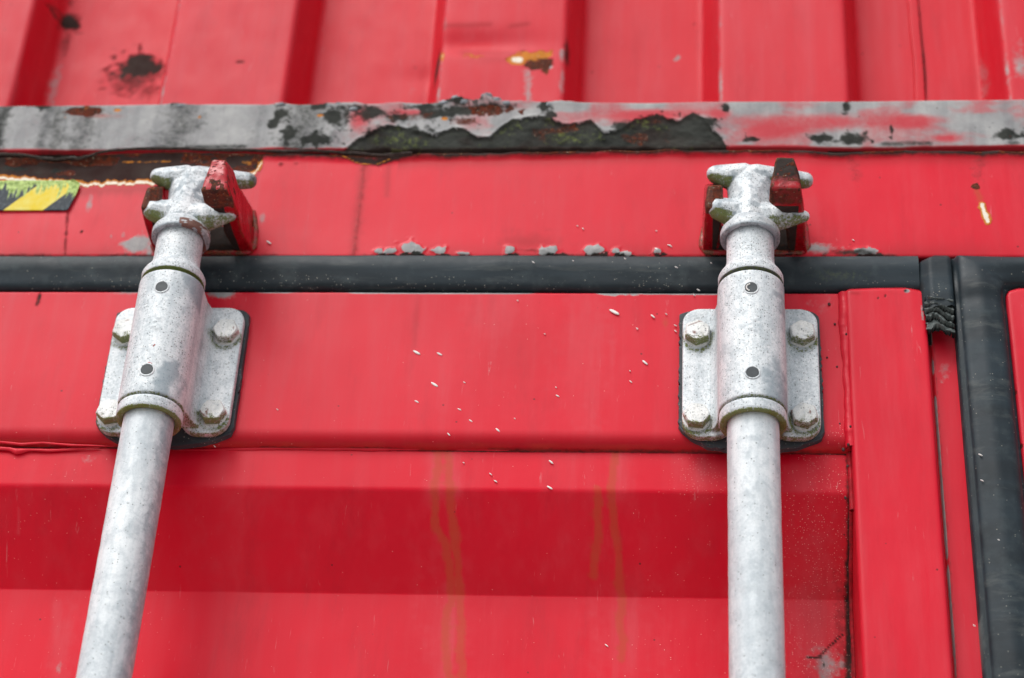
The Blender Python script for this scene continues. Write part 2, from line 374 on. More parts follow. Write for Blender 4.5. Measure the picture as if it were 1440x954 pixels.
# bottom rail
YR = .015
zt = at(720, 143.5, YR)[2]; zb = at(720, 214, YR)[2]
prof = fillet([(.10, zt+.001), (YR, zt), (YR, zb+.004), (YR+.007, zb-.001), (.10, zb-.001)], [0, .0025, .003, .003, 0], .0012, 4)
xs = xs_fine(-1.15, 1.25)
P = sweep_x(prof, xs); X, Z = P[:, :, 0].copy(), P[:, :, 2].copy()
pxk = 720  # crusty scale on the top edge
S = Surf(P, YR)
topm = np.exp(-((Z-zt)/.004)**2)*(P[:, :, 1] < YR+.012)
cr = np.zeros_like(X)
for px, wd, h in ((462/1440*1440, 12, 2), (650, 40, 5), (683, 16, 7), (700, 30, 4), (640, 14, 5), (740, 26, 3), (790, 18, 3), (250, 18, 3), (395, 14, 3), (495, 20, 3), (560, 30, 2)):
    c = at(px, 140, YR)[0]; cr += h*.0005*np.exp(-((X-c)/(wd*.0005))**2)*(.6+.8*fbm(X*300, Z*0, 6))
P[:, :, 2] += topm*cr; P[:, :, 1] -= topm*cr*.6
P[:, :, 1] += (fbm(X*14, Z*14, 15)-.5)*.003
P[:, :, 2] += (fbm(X*6, X*0, 16)-.5)*.0015
# scalloped flaking lower band
sc_c = S.zc([(430, 235), (480, 214), (498, 200), (515, 188), (545, 176), (575, 182), (610, 190), (640, 180), (655, 182), (668, 192), (688, 194), (703, 180), (722, 168), (752, 164), (778, 168), (795, 176), (830, 170), (850, 186), (872, 184), (890, 170), (925, 162), (955, 170), (975, 160), (990, 168), (1000, 180), (1010, 190), (1022, 208), (1040, 230), (1100, 240)])
inb = sstep(at(470, 190, YR)[0], at(486, 190, YR)[0], X)*(1-sstep(at(1050, 190, YR)[0], at(1070, 190, YR)[0], X))
scal = sstep(-.0006, .0006, sc_c+(fbm(X*400, Z*100, 7)-.5)*.003+(fbm(X*110, Z*60, 18)-.5)*.007-Z)*inb
P[:, :, 1] += scal*(.0012+(fbm(X*130, Z*150, 17)-.5)*.0030); P[:, :, 1] -= inb*np.exp(-((Z-sc_c)/.0016)**2)*.0012
mg = .80-.25*sstep(at(1000, 180, YR)[0], at(1400, 180, YR)[0], X)*0
f1 = fbm(X*28, Z*60, 21); f2 = fbm(X*90, Z*60, 22)
xl = sstep(at(440, 180, YR)[0], at(560, 180, YR)[0], X)
grey = .95-.05*f2-xl*(.42*sstep(.40, .65, f1))
S.add('grey', grey); 
for a in ((900, 165, 60, 14), (1130, 172, 120, 16), (1085, 185, 40, 12), (930, 160, 70, 9), (1285, 170, 50, 12), (1330, 195, 18, 6), (505, 168, 18, 20), (575, 158, 30, 6), (1010, 160, 20, 10)):
    c = at(a[0], a[1], YR); S.m['grey'] *= 1-.75*np.exp(-(((X-c[0])/(a[2]*.0005))**2+((Z-c[2])/(a[3]*.0006))**2)**1.5)
# rounded lower lip keeps its red paint, deepened to shade its downward bend
lip = sstep(zb+.0065, zb+.0035, Z+.0016*(fbm(X*30, X*0, 3)-.5)*2); S.m['grey'] *= 1-lip*.97; S.add('deep', .8*lip)
S.add('dark', .97*(P[:, :, 1] > YR+.0035)*(Z < zb+.01)); S.add('dark', 1.*scal); S.add('moss', .52*scal*fbm(X*60, Z*90, 9)); S.add('rust', .50*scal*sstep(.56, .74, fbm(X*45, Z*60, 19)))  # leading mask blackens the underside to paint the gap's shadow
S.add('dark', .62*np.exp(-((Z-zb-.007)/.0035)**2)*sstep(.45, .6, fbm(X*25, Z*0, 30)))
for b in ((60, 150, 20, 5), (440, 196, 40, 10), (470, 165, 20, 16), (445, 150, 16, 8),  (1190, 150, 8, 12), (520, 160, 26, 12), (600, 150, 30, 7), (985, 180, 24, 24), (930, 178, 30, 16), (878, 180, 18, 16), (1200, 197, 26, 10), (1155, 194, 22, 7), (1060, 197, 14, 6), (1415, 190, 24, 12), (395, 160, 18, 12), (405, 190, 14, 18), (385, 172, 10, 10), (260, 144, 22, 4), (500, 152, 20, 6), (560, 165, 20, 8), (560, 185, 60, 9), (610, 160, 40, 10), (650, 155, 30, 12), (690, 150, 30, 6), (1022, 152, 6, 8), (1254, 182, 4, 12), (765, 150, 8, 14), (775, 160, 9, 10), (640, 140, 45, 7)):
    S.blob('dark', *b, .9, 3, .9)
for px, v in ((60, .5), (82, .55), (118, .55), (125, .4), (254, .55), (425, .6), (440, .5), (360, .35), (0, .7)):
    S.line('dark', [(px+7, 148), (px-7, 206)], 20+12*(px % 3), v*.95, .9, 1.6, 14)
S.blob('rust', 118, 157, 40, 9, 1., 4, .5); S.blob('dark', 120, 155, 34, 6, .55, 3, .6); S.blob('drip', 140, 163, 30, 4, .6); S.blob('pale', 166, 155, 9, 4, .8); S.blob('pale', 92, 165, 5, 3, .55)
S.blob('rust', 690, 155, 40, 10, .8, 3, .9); S.blob('rust', 580, 165, 50, 12, .5, 3, .9); S.blob('rust', 655, 172, 25, 12, .55, 3, .9); S.blob('pale', 625, 167, 7, 4, .8); S.blob('pale', 280, 165, 5, 5, .6); S.blob('pale', 450, 162, 8, 3, .8)
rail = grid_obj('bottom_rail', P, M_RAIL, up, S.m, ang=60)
# flakes of scale standing on the rail's top edge
for px, py, r in ((625, 141, 8), (641, 134, 7), (652, 141, 9), (684, 131, 9), (697, 138, 10), (712, 142, 8), (462, 146, 5), (475, 142, 5), (771, 144, 7), (256, 146, 9), (395, 144, 7), (497, 150, 7)):
    c = at(px, py+4, YR+.001); bm = bmesh.new(); bmesh.ops.create_icosphere(bm, subdivisions=3, radius=r*.00052)
    for v in bm.verts:
        n_ = fbm(np.array([v.co.x*500+px]), np.array([v.co.z*500+v.co.y*300]), 4)[0]
        v.co *= .6+.8*n_; v.co.z *= .55; v.co.y *= .5
    bmesh.ops.translate(bm, verts=bm.verts, vec=c); bm_obj('rust_scale', bm, M_BLIS, up, 80)
box('backing_body', -1.15, 1.25, .105, 6, zb, 5.1, M_WALL, up)  # unseen backing behind the ribbed wall, added against light leaks

# ================================================================== LOWER CONTAINER
lo = empty('shipping_container', 'lower bright red shipping container with closed doors, black seals and header beam', 'shipping container')
box('backing_body', -1.15, 1.25, .075, 6, .14, 2.555, M_BLACK, lo)  # unseen dark box, added to stop sky light leaking past the seals
# ---- header beam
HZ0, HZ1 = 2.4745, 2.567
prof = fillet([(.06, HZ0), (0, HZ0), (0, HZ1), (.06, HZ1+.002)], [0, .0025, .004, 0], .0011, 5)
P = sweep_x(prof, xs); X, Z = P[:, :, 0].copy(), P[:, :, 2].copy()
ztop = at(0, 0, 0)  # top edge line of the header, corroded and uneven
S = Surf(P, 0.)
tc = S.zc([(-60, 220), (0, 220), (45, 221), (75, 226), (100, 225), (135, 217), (180, 213), (240, 212), (340, 214), (440, 216), (500, 219), (540, 220), (580, 216), (700, 214), (900, 211), (1100, 210), (1180, 214), (1300, 211), (1440, 212)], 0.)
tc = tc+(fbm(X*70, X*0, 33)-.5)*.0022
P[:, :, 2] = HZ0+(Z-HZ0)*(tc-HZ0)/(HZ1-HZ0); Z = P[:, :, 2]
P[:, :, 1] += (fbm(X*6, Z*8, 35, 2)-.5)*.0016
# thick curled rust bead along the top
bead = np.exp(-((Z-tc+.003)/.003)**2)*(P[:, :, 1] < .02)
P[:, :, 1] -= bead*.0022*(.4+1.0*fbm(X*60, Z*200, 36))
low_c = S.zc([(-60, 249), (0, 250), (60, 253), (120, 257), (180, 257), (225, 255), (280, 252), (345, 250), (360, 240), (372, 220), (380, 205), (1440, 200)], 0.)
low_c = low_c+(fbm(X*160, X*0, 8)-.5)*.0040+(fbm(X*520, X*0, 9, 2)-.5)*.0030; reg = sstep(-.0004, .0006, Z-low_c)
P[:, :, 1] += reg*.0010
fringe = sstep(-.0032, -.0022, Z-low_c)*(1.15-.35*sstep(-.001, .0012, Z-low_c))*sstep(.0042, .0018, Z-low_c-.0025*(fbm(X*300, Z*200, 14)-.5))*(X < at(368, 240, 0)[0])
fringe *= .86+.28*fbm(X*120, Z*60, 12)
S.add('rust', reg); S.add('grey', .0*reg)
S.add('dark', reg*.95*sstep(.46, .62, fbm(X*34, Z*90, 40)+.17*sstep(-.42, -.52, X))*(1-fringe.clip(0, 1))); S.m['rust'] *= 1-.9*sstep(.5, .8, S.m['dark']*reg); S.blob('grey', 20, 236, 26, 5, .85, 2, .9); S.blob('grey', 80, 240, 14, 4, .85, 2, .9); S.blob('grey', 45, 243, 40, 4, .5, 2, .9)
S.add('dark', reg*.8*np.exp(-((Z-tc+.008)/.003)**2))
S.add('pale', fringe); S.line('pale', [(172, 227), (240, 226)], 2.5, .6, .6); S.blob('pale', 365, 233, 5, 12, .9); S.blob('pale', 345, 228, 16, 5, .55, 2, .9)
S.line('drip', [(0, 255), (50, 259), (90, 258)], 7, .9)
# mouldy top edge on the rest, blackened further to paint the shaded gap above
tb = np.exp(-((tc-Z)/.0055)**2)*(.55+.9*fbm(X*45, Z*40, 43))*(X > at(365, 240, 0)[0])
S.add('dark', 1.15*tb); S.add('rust', .75*np.exp(-((tc-Z-.001)/.004)**2)*sstep(.35, .55, fbm(X*50, Z*50, 44)))
S.line('dark', [(470, 213), (500, 226), (530, 230), (560, 222), (600, 216)], 7, .95); S.line('pale', [(482, 222), (505, 231), (528, 232), (548, 226)], 1.5, .7)
S.add('deep', .75*np.exp(-((tc-Z-.008)/.006)**2)*(X > at(560, 240, 0)[0])); S.add('deep', .9*np.exp(-((low_c-Z-.007)/.006)**2)*(X < at(370, 240, 0)[0]))
S.line('deep', [(512, 236), (505, 290), (497, 358)], 7, .9, .4); S.line('dark', [(512, 236), (505, 300), (497, 358)], 5, .38, .8); S.line('deep', [(547, 232), (544, 275)], 5, .6, .4)
S.line('dark', [(1195, 222), (1205, 250)], 16, .35, .8); S.line('dark', [(1380, 220), (1375, 245)], 16, .35, .8)
S.blob('grey', 195, 345, 38, 22, .75, 2, .7); S.blob('grey', 232, 320, 12, 25, .6); S.blob('grey', 368, 308, 9, 20, .5, 2, .9); S.blob('grey', 126, 285, 8, 22, .55); S.blob('fade', 1143, 300, 14, 40, .8, 2, .6)
S.line('dark', [(95, 300), (91, 360)], 4, .55, .6); S.blob('dark', 115, 326, 3, 3, .9); S.blob('dark', 395, 231, 6, 5, .6); S.blob('dark', 417, 231, 6, 4, .5); S.blob('dark', 75, 262, 10, 4, .4)
S.line('dark', [(1040, 318), (1140, 356)], 5, .0); S.blob('grey', 1150, 350, 45, 10, .6, 2, .8); S.blob('dark', 1195, 355, 40, 8, .75, 2, .9); S.blob('dark', 1150, 335, 20, 8, .3)
for (px, py, rx, ry) in ((533, 354, 8, 5), (547, 354, 10, 6), (576, 349, 15, 9), (588, 352, 9, 9), (619, 353, 11, 7), (650, 357, 12, 3), (717, 352, 10, 8), (775, 352, 13, 8), (766, 354, 8, 6), (829, 352, 11, 8), (841, 351, 9, 7), (866, 354, 7, 5), (880, 357, 10, 4), (925, 353, 7, 4), (1010, 357, 10, 3), (1215, 354, 16, 6)):
    c = at(px, py, 0); ww = 1.3*(fbm(X*260+px, Z*260, 68)-.5)
    dd = np.sqrt(((X-c[0])/(rx*.00054))**2+((Z-c[2])/(ry*.00066))**2)*(1+ww)
    P[:, :, 1] -= .0012*np.clip(1-dd*dd, 0, 1)**.7*(P[:, :, 1] < .01); S.add('grey', .85*sstep(1.05, .6, dd)); S.m['dark'] = S.z('dark')*1.
    d2 = np.sqrt(((X-c[0]-.002)/(rx*.0007))**2+((Z-c[2]+ry*.0007)/(ry*.0005))**2)*(1+ww); S.add('dark', .9*sstep(1.1, .7, d2)*(dd > .8))
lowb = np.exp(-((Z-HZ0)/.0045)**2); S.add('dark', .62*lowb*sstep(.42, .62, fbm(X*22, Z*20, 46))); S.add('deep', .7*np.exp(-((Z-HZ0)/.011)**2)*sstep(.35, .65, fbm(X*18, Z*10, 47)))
S.add('rust', .6*np.exp(-((Z-HZ0)/.002)**2)*sstep(.4, .6, fbm(X*80, Z*20, 48)))
S.blob('deep', 745, 340, 40, 12, .8, 2, .6); S.blob('dark', 745, 352, 26, 5, .5, 2, .9)
S.blob('rust', 1371, 262, 7, 5, 1., 4, .6); S.line('drip', [(1374, 268), (1380, 285), (1387, 303)], 5, .9, .7); S.line('pale', [(1381, 288), (1389, 312)], 7, 1., .6)
S.add('fade', .35*(X < at(360, 300, 0)[0])+.25)
hd = grid_obj('header_beam', P, M_HEAD, lo, S.m, ang=60)
# ragged curled lip of rusted metal along the top of the header
pl = [at(p[0], p[1], -.001) for p in ((-40, 218), (0, 219), (22, 219), (45, 222), (60, 225), (78, 226), (95, 224), (112, 225), (128, 221), (142, 216), (165, 213), (200, 211), (250, 211), (300, 213), (350, 213), (400, 215), (440, 214), (490, 217), (540, 221), (580, 217))]
pl = np.array(pl); tt = np.linspace(0, len(pl)-1, 460); cl = np.array([[np.interp(t, range(len(pl)), pl[:, k]) for k in range(3)] for t in tt])
P = np.zeros((len(cl), 9, 3))
for j in range(9):
    a = j/8*2*math.pi; rr_ = .0011*(.5+1.1*fbm(tt*2.3, tt*0+j*.4, 50))
    P[:, j, 0] = cl[:, 0]; P[:, j, 1] = cl[:, 1]-np.cos(a)*rr_*1.3-.0015; P[:, j, 2] = cl[:, 2]+np.sin(a)*rr_*.8
grid_obj('rusted_lip', P, M_RUST, hd, ang=80)
# hazard sticker: flat printed film, its corner rounded
sm_ = NB('hazard_film'); tcn = sm_.n.new('ShaderNodeTexCoord'); sx = sm_.n.new('ShaderNodeSeparateXYZ'); sm_.L(tcn.outputs['Object'], sx.inputs[0])
A, B, C = sm_.attr('wearA'), sm_.attr('wearB'), sm_.attr('wearC')
pA = at(5, 298, 0); pB = at(52, 264, 0); pC = at(61, 298, 0)
sl_ = (pB[0]-pA[0])/(pB[2]-pA[2]); per = (pC[0]-pA[0])*2
v = sm_.math('SUBTRACT', sx.outputs[0], sm_.math('MULTIPLY', sm_.math('SUBTRACT', sx.outputs[2], float(pA[2])), float(sl_)))
v = sm_.math('FRACT', sm_.math('MULTIPLY_ADD', v, 1/per, -pA[0]/per+4))
st_ = sm_.math('LESS_THAN', v, .5)
fn = sm_.noise(300, 5, .7); mn = sm_.noise(90, 4, .6)
cy = sm_.mix(sm_.mr(mn, .35, .7), (.72, .54, .02), (.72, .66, .20)); ck = sm_.mix(sm_.mr(fn, .5, .75), (.022, .032, .042), (.12, .15, .17))
cc = sm_.mix(st_, ck, cy)
mo = sm_.wearmask(C[0], sm_.noise(160, 4, .7, stretch=(2.2, 1, .7)), 1.5, .14)
cc = sm_.mix(mo, cc, sm_.mix(sm_.mr(fn, .35, .6), (.10, .19, .015), (.52, .66, .22)))
M_HAZ = sm_.fin(cc, .5, sm_.bump(fn, .25, .0004), .2)
xa = at(-60, 280, 0)[0]; xb = at(110, 280, 0)[0]; z0s = at(50, 298, 0)[2]; z1s = at(50, 256, 0)[2]
nx_, nz_ = 120, 34; uu = np.linspace(0, 1, nx_); P = np.zeros((nx_, nz_, 3))
for j in range(nz_):
    t = j/(nz_-1); zz = z0s+(z1s-z0s)*t
    xr = xb-.0055*(1-t)**1.6-(.007*max(0, (t-.82)/.18)**2)
    P[:, j, 0] = xa+(xr-xa)*uu; P[:, j, 2] = zz
    curl = np.clip((uu-.97)/.03, 0, 1)**2*.0012
    P[:, j, 1] = -.0016-curl+(fbm(P[:, j, 0]*40, P[:, j, 2]*40, 51)-.5)*.0006
mm = {'moss': 1.0*sstep(.35, .98, np.linspace(0, 1, nz_)[None, :]+.9*(fbm(uu[:, None]*60, np.zeros((1, nz_)), 52)-.5))*np.ones((nx_, 1))}
stk = grid_obj('hazard_sticker', P, M_HAZ, hd, mm, ang=60); stk['label'] = 'black and yellow striped warning sticker with green algae on its top edge'
md = stk.modifiers.new('thick', 'SOLIDIFY'); md.thickness = .0004

# ---- cam keepers welded to the header
def smooth_hull(chunks, voxel, it=4, name='tmp', factor=.5):
    """union of convex chunks, each the hull of spheres (x,y,z,r), remeshed into one cast body"""
    bm = bmesh.new()
    for ch in chunks:
        vs = []
        for (x, y, z, r) in ch:
            b2 = bmesh.new(); bmesh.ops.create_icosphere(b2, subdivisions=2, radius=r)
            for v in b2.verts: vs.append(bm.verts.new(v.co+Vector((x, y, z))))
            b2.free()
        res = bmesh.ops.convex_hull(bm, input=vs)
        junk = [e for e in res['geom_interior'] if isinstance(e, bmesh.types.BMVert)]
        junk += [v for v in res['geom_unused'] if isinstance(v, bmesh.types.BMVert)]
        bmesh.ops.delete(bm, geom=list(set(junk)), context='VERTS')
    return remesh_bm(bm, voxel, it, name, factor)
def remesh_bm(bm, voxel, it, name='tmp', factor=.5):
    bmesh.ops.recalc_face_normals(bm, faces=bm.faces[:])
    me = bpy.data.meshes.new(name); bm.to_mesh(me); bm.free()
    o = bpy.data.objects.new(name, me); COL.objects.link(o)
    m = o.modifiers.new('r', 'REMESH'); m.mode = 'VOXEL'; m.voxel_size = voxel
    m2 = o.modifiers.new('s', 'SMOOTH'); m2.iterations = it; m2.factor = factor
    dg = bpy.context.evaluated_depsgraph_get(); ev = o.evaluated_get(dg)
    out = bpy.data.meshes.new_from_object(ev); bpy.data.objects.remove(o)
    out.polygons.foreach_set('use_smooth', [True]*len(out.polygons)); out.update()
    return out
def vdata(me):
    n = len(me.vertices); c = np.zeros(n*3, dtype=np.float32); me.vertices.foreach_get('co', c)
    nn = np.zeros(n*3, dtype=np.float32); me.vertices.foreach_get('normal', nn)
    return c.reshape(-1, 3), nn.reshape(-1, 3)
def slab(pts8, r=.0012): return [(*p, r) for p in pts8]
def quad_sec(y, x0, x1, z0, z1, r=.0012, xt0=None, xt1=None):
    xt0 = x0 if xt0 is None else xt0; xt1 = x1 if xt1 is None else xt1
    return [(x0, y, z0, r), (x1, y, z0, r), (xt0, y, z1, r), (xt1, y, z1, r)]
def keeper(dx, variant):
    ch = []
    # base flange on the header
    ch.append(quad_sec(.000, -.0300, .0405, 2.4795, 2.500, .002)+quad_sec(-.004, -.0285, .0385, 2.482, 2.498, .002))
    # right arm in three chunks, ending in the hook
    ox = .0070*variant
    a = [quad_sec(-.002, .030, .0405, 2.480, 2.516, .0015, .030, .0365), quad_sec(-.030, .0275, .0380, 2.4755, 2.507, .0015, .028, .037),
         quad_sec(-.056, .0235+ox, .0360+ox*.6, 2.472, 2.494, .0015, .024+ox, .034+ox*.6), quad_sec(-.070, .0140+ox, .0345+ox*.7, 2.4705, 2.4965, .0015, .018+ox, .032+ox*.7),
         quad_sec(-.083, .0140+ox, .0325+ox*.7, 2.4712, 2.4970, .0014, .0185+ox, .0285+ox*.7)]
    ch += [a[0]+a[1], a[1]+a[2], a[2]+a[3], a[3]+a[4]]
    # left arm, shorter
    b = [quad_sec(-.002, -.0315, -.024, 2.480, 2.518, .0015, -.031, -.023), quad_sec(-.030, -.0305, -.021, 2.479, 2.516, .0015, -.030, -.021), quad_sec(-.052, -.0295, -.020, 2.480, 2.4965, .0018, -.0275, -.021)]
    ch += [b[0]+b[1], b[1]+b[2]]
    me = smooth_hull(ch, .0009, 2, 'cam_keeper')
    c, nr = vdata(me); x, y, z = c.T; c = c+nr*((fbm(x*150+variant*9, z*150+y*90, 67)-.5)*.0013)[:, None]; me.vertices.foreach_set('co', c.astype(np.float32).reshape(-1)); me.update()
    c, nr = vdata(me); x, y, z = c.T
    hook = sstep(-.060, -.072, y); front = sstep(.35, .75, -nr[:, 1])
    edge = fbm(x*350+dx*30, z*350+y*120, 61); und = sstep(.2, .7, -nr[:, 2])
    inside = (x > -.0265)*(x < .0335)*(y > -.066)*(nr[:, 0] < .45)
    m = {}
    if variant == 0:   # right: dark red, blackened hook
        m['dark'] = hook*(.42+.45*sstep(2.474, 2.486, z))*sstep(.2, .45, edge+.25*sstep(2.476, 2.488, z))+.9*hook*sstep(.5, .9, nr[:, 2])
        m['deep'] = .9*hook+.5; m['rust'] = hook*sstep(.60, .66, edge)*.9+.55*und*hook
    else:              # left: pink-red face, cracked paint with rust in the cracks
        crack = np.abs(fbm(x*260, z*260+y*150, 63, 2)-.5)
        m['fade'] = hook*.45; m['deep'] = .5*(1-hook); m['dark'] = hook*.9*sstep(.5, .9, nr[:, 2])+hook*sstep(.018, .006, crack)*.9
        m['rust'] = hook*(sstep(.50, .54, edge)*.95)*sstep(2.492, 2.480, z)+.9*und*hook+hook*sstep(.0165, .0145, x)*.7
    m['dark'] = np.maximum(m['dark'], inside*(.9+.5*edge)); m['rust'] = np.maximum(m['rust'], .5*inside*edge)  # recess between the arms: grime, with its shade painted dark as well
    m['rust'] = np.maximum(m['rust'], (x < -.018)*sstep(-.040, -.050, y)*.8)
    me.transform(Matrix.Translation((dx, 0, 0)))
    add_attrs(me, m)
    o = new_obj('cam_keeper', me, M_KEEP, hd)
    o['label'] = 'dark red keeper lug with a blackened hook' if variant == 0 else 'red keeper lug with cracked paint and rust on its hook'
    # weld fillet at its foot
    pts = [(-.0315, 2.500), (-.0335, 2.484), (-.030, 2.4785), (-.01, 2.4775), (.02, 2.4775), (.038, 2.478), (.0425, 2.484), (.0415, 2.500), (.0375, 2.516)]
    pl = np.array(pts); tt = np.linspace(0, len(pl)-1, 120); cx = np.interp(tt, range(len(pl)), pl[:, 0])+dx; cz = np.interp(tt, range(len(pl)), pl[:, 1])
    P = np.zeros((120, 9, 3)); tx = np.gradient(cx); tz = np.gradient(cz); L = np.hypot(tx, tz); nx = tz/L; nz = -tx/L
    for j in range(9):
        aa = j/8*2*math.pi; r_ = .0023*(.75+.6*fbm(tt*1.5, tt*0, 64+variant))
        P[:, j, 0] = cx+nx*np.cos(aa)*r_; P[:, j, 2] = cz+nz*np.cos(aa)*r_; P[:, j, 1] = -.001-np.sin(aa)*r_*.9
    grid_obj('weld_bead', P, M_KEEP, hd, {'fade': np.full((120, 9), .3)}, ang=80)
keeper(0, 0); keeper(-.4055, 1)

# ---- horizontal seal between header and doors
def seal_x(name, x0, x1, z0, z1, yf, parent, mask=None):
    prof = fillet([(.03, z0), (yf+.004, z0), (yf, (z0+z1)/2+.004), (yf+.002, z1), (.03, z1)], [0, .006, .02, .004, 0], .0014, 6)
    xs_ = xs_fine(x0, x1, st=.003); P = sweep_x(prof, xs_); X, Z = P[:, :, 0], P[:, :, 2]
    P[:, :, 2] += (fbm(X*7, X*0, 70)-.5)*.0016; P[:, :, 1] += (fbm(X*12, Z*30, 71)-.5)*.0025
    S = Surf(P, yf); S.add('dust', .30*sstep(z0+.016, z0+.006, Z)*sstep(.3, .6, fbm(X*16, Z*40, 72))); S.add('grey', .4*sstep(z1-.012, z1-.004, Z)*fbm(X*12, Z*20, 73))
    S.blob('dust', 910, 392, 60, 14, .5); S.blob('dust', 610, 398, 100, 8, .45)
    S.blob('moss', 1180, 385, 60, 12, .4)
    return grid_obj(name, P, M_RUB, parent, S.m)
DL = at(0, 0, 0)
door_l = bpy.data.objects.new('door', None); COL.objects.link(door_l); door_l.parent = lo; door_l['label'] = 'left door leaf with two galvanised locking rods in front'
door_r = bpy.data.objects.new('door', None); COL.objects.link(door_r); door_r.parent = lo; door_r['label'] = 'right door leaf seen at the right edge'
GZ0, GZ1 = 2.4445, 2.4735
seal_x('rubber_seal', -1.12, .1205, GZ0, GZ1, -.0065, door_l)

# ---- left door: top frame, panel
xs_d = xs_fine(-1.1, .0665, st=.0013)
prof = fillet([(.06, GZ0-.0015), (0, GZ0-.0015), (0, 2.3118), (.06, 2.3118)], [0, .0022, .012, 0], .0014, 9)
P = sweep_x(prof, xs_d); X, Z = P[:, :, 0], P[:, :, 2]
P[:, :, 1] += (fbm(X*5, Z*7, 80, 2)-.5)*.0018
S = Surf(P, 0.)
te = np.exp(-((Z-GZ0+.002)/.0016)**2)
S.add('grey', te*(.35+.9*sstep(.4, .65, fbm(X*16, Z*0, 81)))); S.blob('grey', 860, 412, 32, 5, .95, 3, .8); S.blob('grey', 560, 411, 40, 3, .9); S.blob('grey', 315, 412, 28, 10, .8, 2, .7); S.blob('grey', 175, 412, 50, 7, .5)
S.blob('dark', 330, 430, 22, 8, .3); S.blob('dark', 55, 420, 4, 12, .8, 2, .5); S.add('fade', .25+.55*sstep(.46, .7, fbm(X*13, Z*2, 82))*sstep(2.33, 2.42, Z))
S.blob('fade', 820, 500, 40, 130, .95, 2, .5); S.blob('fade', 690, 440, 50, 60, .7, 2, .5); S.blob('fade', 610, 520, 60, 90, .6)
S.blob('deep', 735, 500, 70, 60, .35); S.blob('deep', 585, 450, 5, 45, .5); S.blob('drip', 936, 455, 4, 7, .75)
S.add('deep', .8*sstep(2.327, 2.318, Z)); S.add('dark', .55*sstep(2.3150, 2.3125, Z)*sstep(.4, .7, fbm(X*30, Z*20, 83))); S.add('drip', .5*sstep(2.317, 2.3145, Z)*fbm(X*50, Z*0, 84))  # deep band paints the shade of the rounded lower edge
S.add('dust', .008+.0*X); S.blob('dust', 1170, 610, 20, 10, .6); S.blob('grey', 1150, 430, 60, 30, .35, 2, .6)
tf = grid_obj('door_top_frame', P, M_DOOR, door_l, S.m)
# corrugated panel with horizontal folds
YP, YQ = .0065, .047
zf1 = at(720, 689, YP)[2]; zf2 = at(720, 838, YQ)[2]
hgt = zf1-zf2
pts = [(YP+.03, 2.3135), (YP, 2.3130), (YP, zf1), (YQ, zf2)]; zz = zf2
while zz > .5:
    pts += [(YQ, zz-.075), (YP, zz-.075-hgt), (YP, zz-.145-hgt), (YQ, zz-.145-2*hgt)]; zz -= .145+2*hgt
pts += [(YQ, .22)]
prof = fillet(pts, [0, .001, .007, .0025]+[.007]*(len(pts)-5)+[0], .0016, 7)
keep = prof[:, 1] > 2.05; lowp = prof[~keep][::14]; prof = np.vstack([prof[keep], lowp])
P = sweep_x(prof, xs_fine(-1.1, .0655, st=.0016)); X, Z = P[:, :, 0], P[:, :, 2]
P[:, :, 1] += (fbm(X*5, Z*7, 90)-.5)*.0016
S = Surf(P, YP)
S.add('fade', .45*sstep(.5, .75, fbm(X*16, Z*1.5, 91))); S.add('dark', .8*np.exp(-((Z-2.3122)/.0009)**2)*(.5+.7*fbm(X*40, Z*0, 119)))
for pts_ in ([(622, 632), (617, 690), (614, 740), (628, 770), (632, 790), (622, 838), (626, 930)], [(631, 632), (634, 700), (640, 760), (641, 838), (646, 930)], [(838, 700), (842, 740), (836, 790)], [(866, 640), (862, 700), (864, 750), (870, 800), (872, 900)]):
    S.line('drip', pts_, 6.5, .80, .6, 4, 5, Y=.02)
S.line('fade', [(612, 640), (612, 690)], 16, .7, Y=YP); S.line('fade', [(636, 640), (640, 690)], 10, .8, Y=YP); S.line('fade', [(870, 640), (872, 690)], 16, .8, Y=YP); S.blob('fade', 625, 900, 26, 70, .9, 2, .6, Y=YQ); S.blob('fade', 880, 900, 40, 60, .7, 2, .6, Y=YQ)
S.add('dust', .008+.85*sstep(-.02, .05, X)*sstep(.25, .5, fbm(X*30, Z*20, 92))+.05*(X < -.40)+.06*sstep(-.12, -.03, X)); S.blob('dust', 985, 665, 34, 28, 1.); S.blob('fade', 985, 660, 30, 24, .8)
S.blob('grey', 1160, 935, 30, 40, .55, 2, .9, Y=YQ); S.blob('fade', 1150, 860, 60, 90, .9, 2, .8, Y=YQ); S.blob('dark', 1183, 880, 14, 90, .42, 2, .5, Y=YQ); S.blob('grey', 1140, 650, 40, 30, .35); S.blob('grey', 125, 645, 20, 14, .4, 2, .8)
S.line('dark', [(1193, 640), (1196, 760), (1198, 954)], 6, .85, .6, Y=.02); S.blob('fade', 85, 920, 14, 50, .9, 2, .6, Y=YQ); S.line('fade', [(80, 850), (82, 950)], 8, .9, Y=YQ); S.blob('grey', 84, 940, 8, 18, .45, 2, .6, Y=YQ)  # long dark line paints the edge tube's shadow on the panel
S.line('dark', [(1136, 925), (1150, 926), (1168, 908), (1184, 893)], 2.6, .75, .2, Y=YQ); S.line('dark', [(1155, 925), (1160, 940)], 1.2, .8, .2, Y=YQ); S.line('fade', [(28, 755), (33, 735), (34, 730)], 2, 1., .2, Y=.03)
grid_obj('door_panel', P, M_DOOR, door_l, S.m)
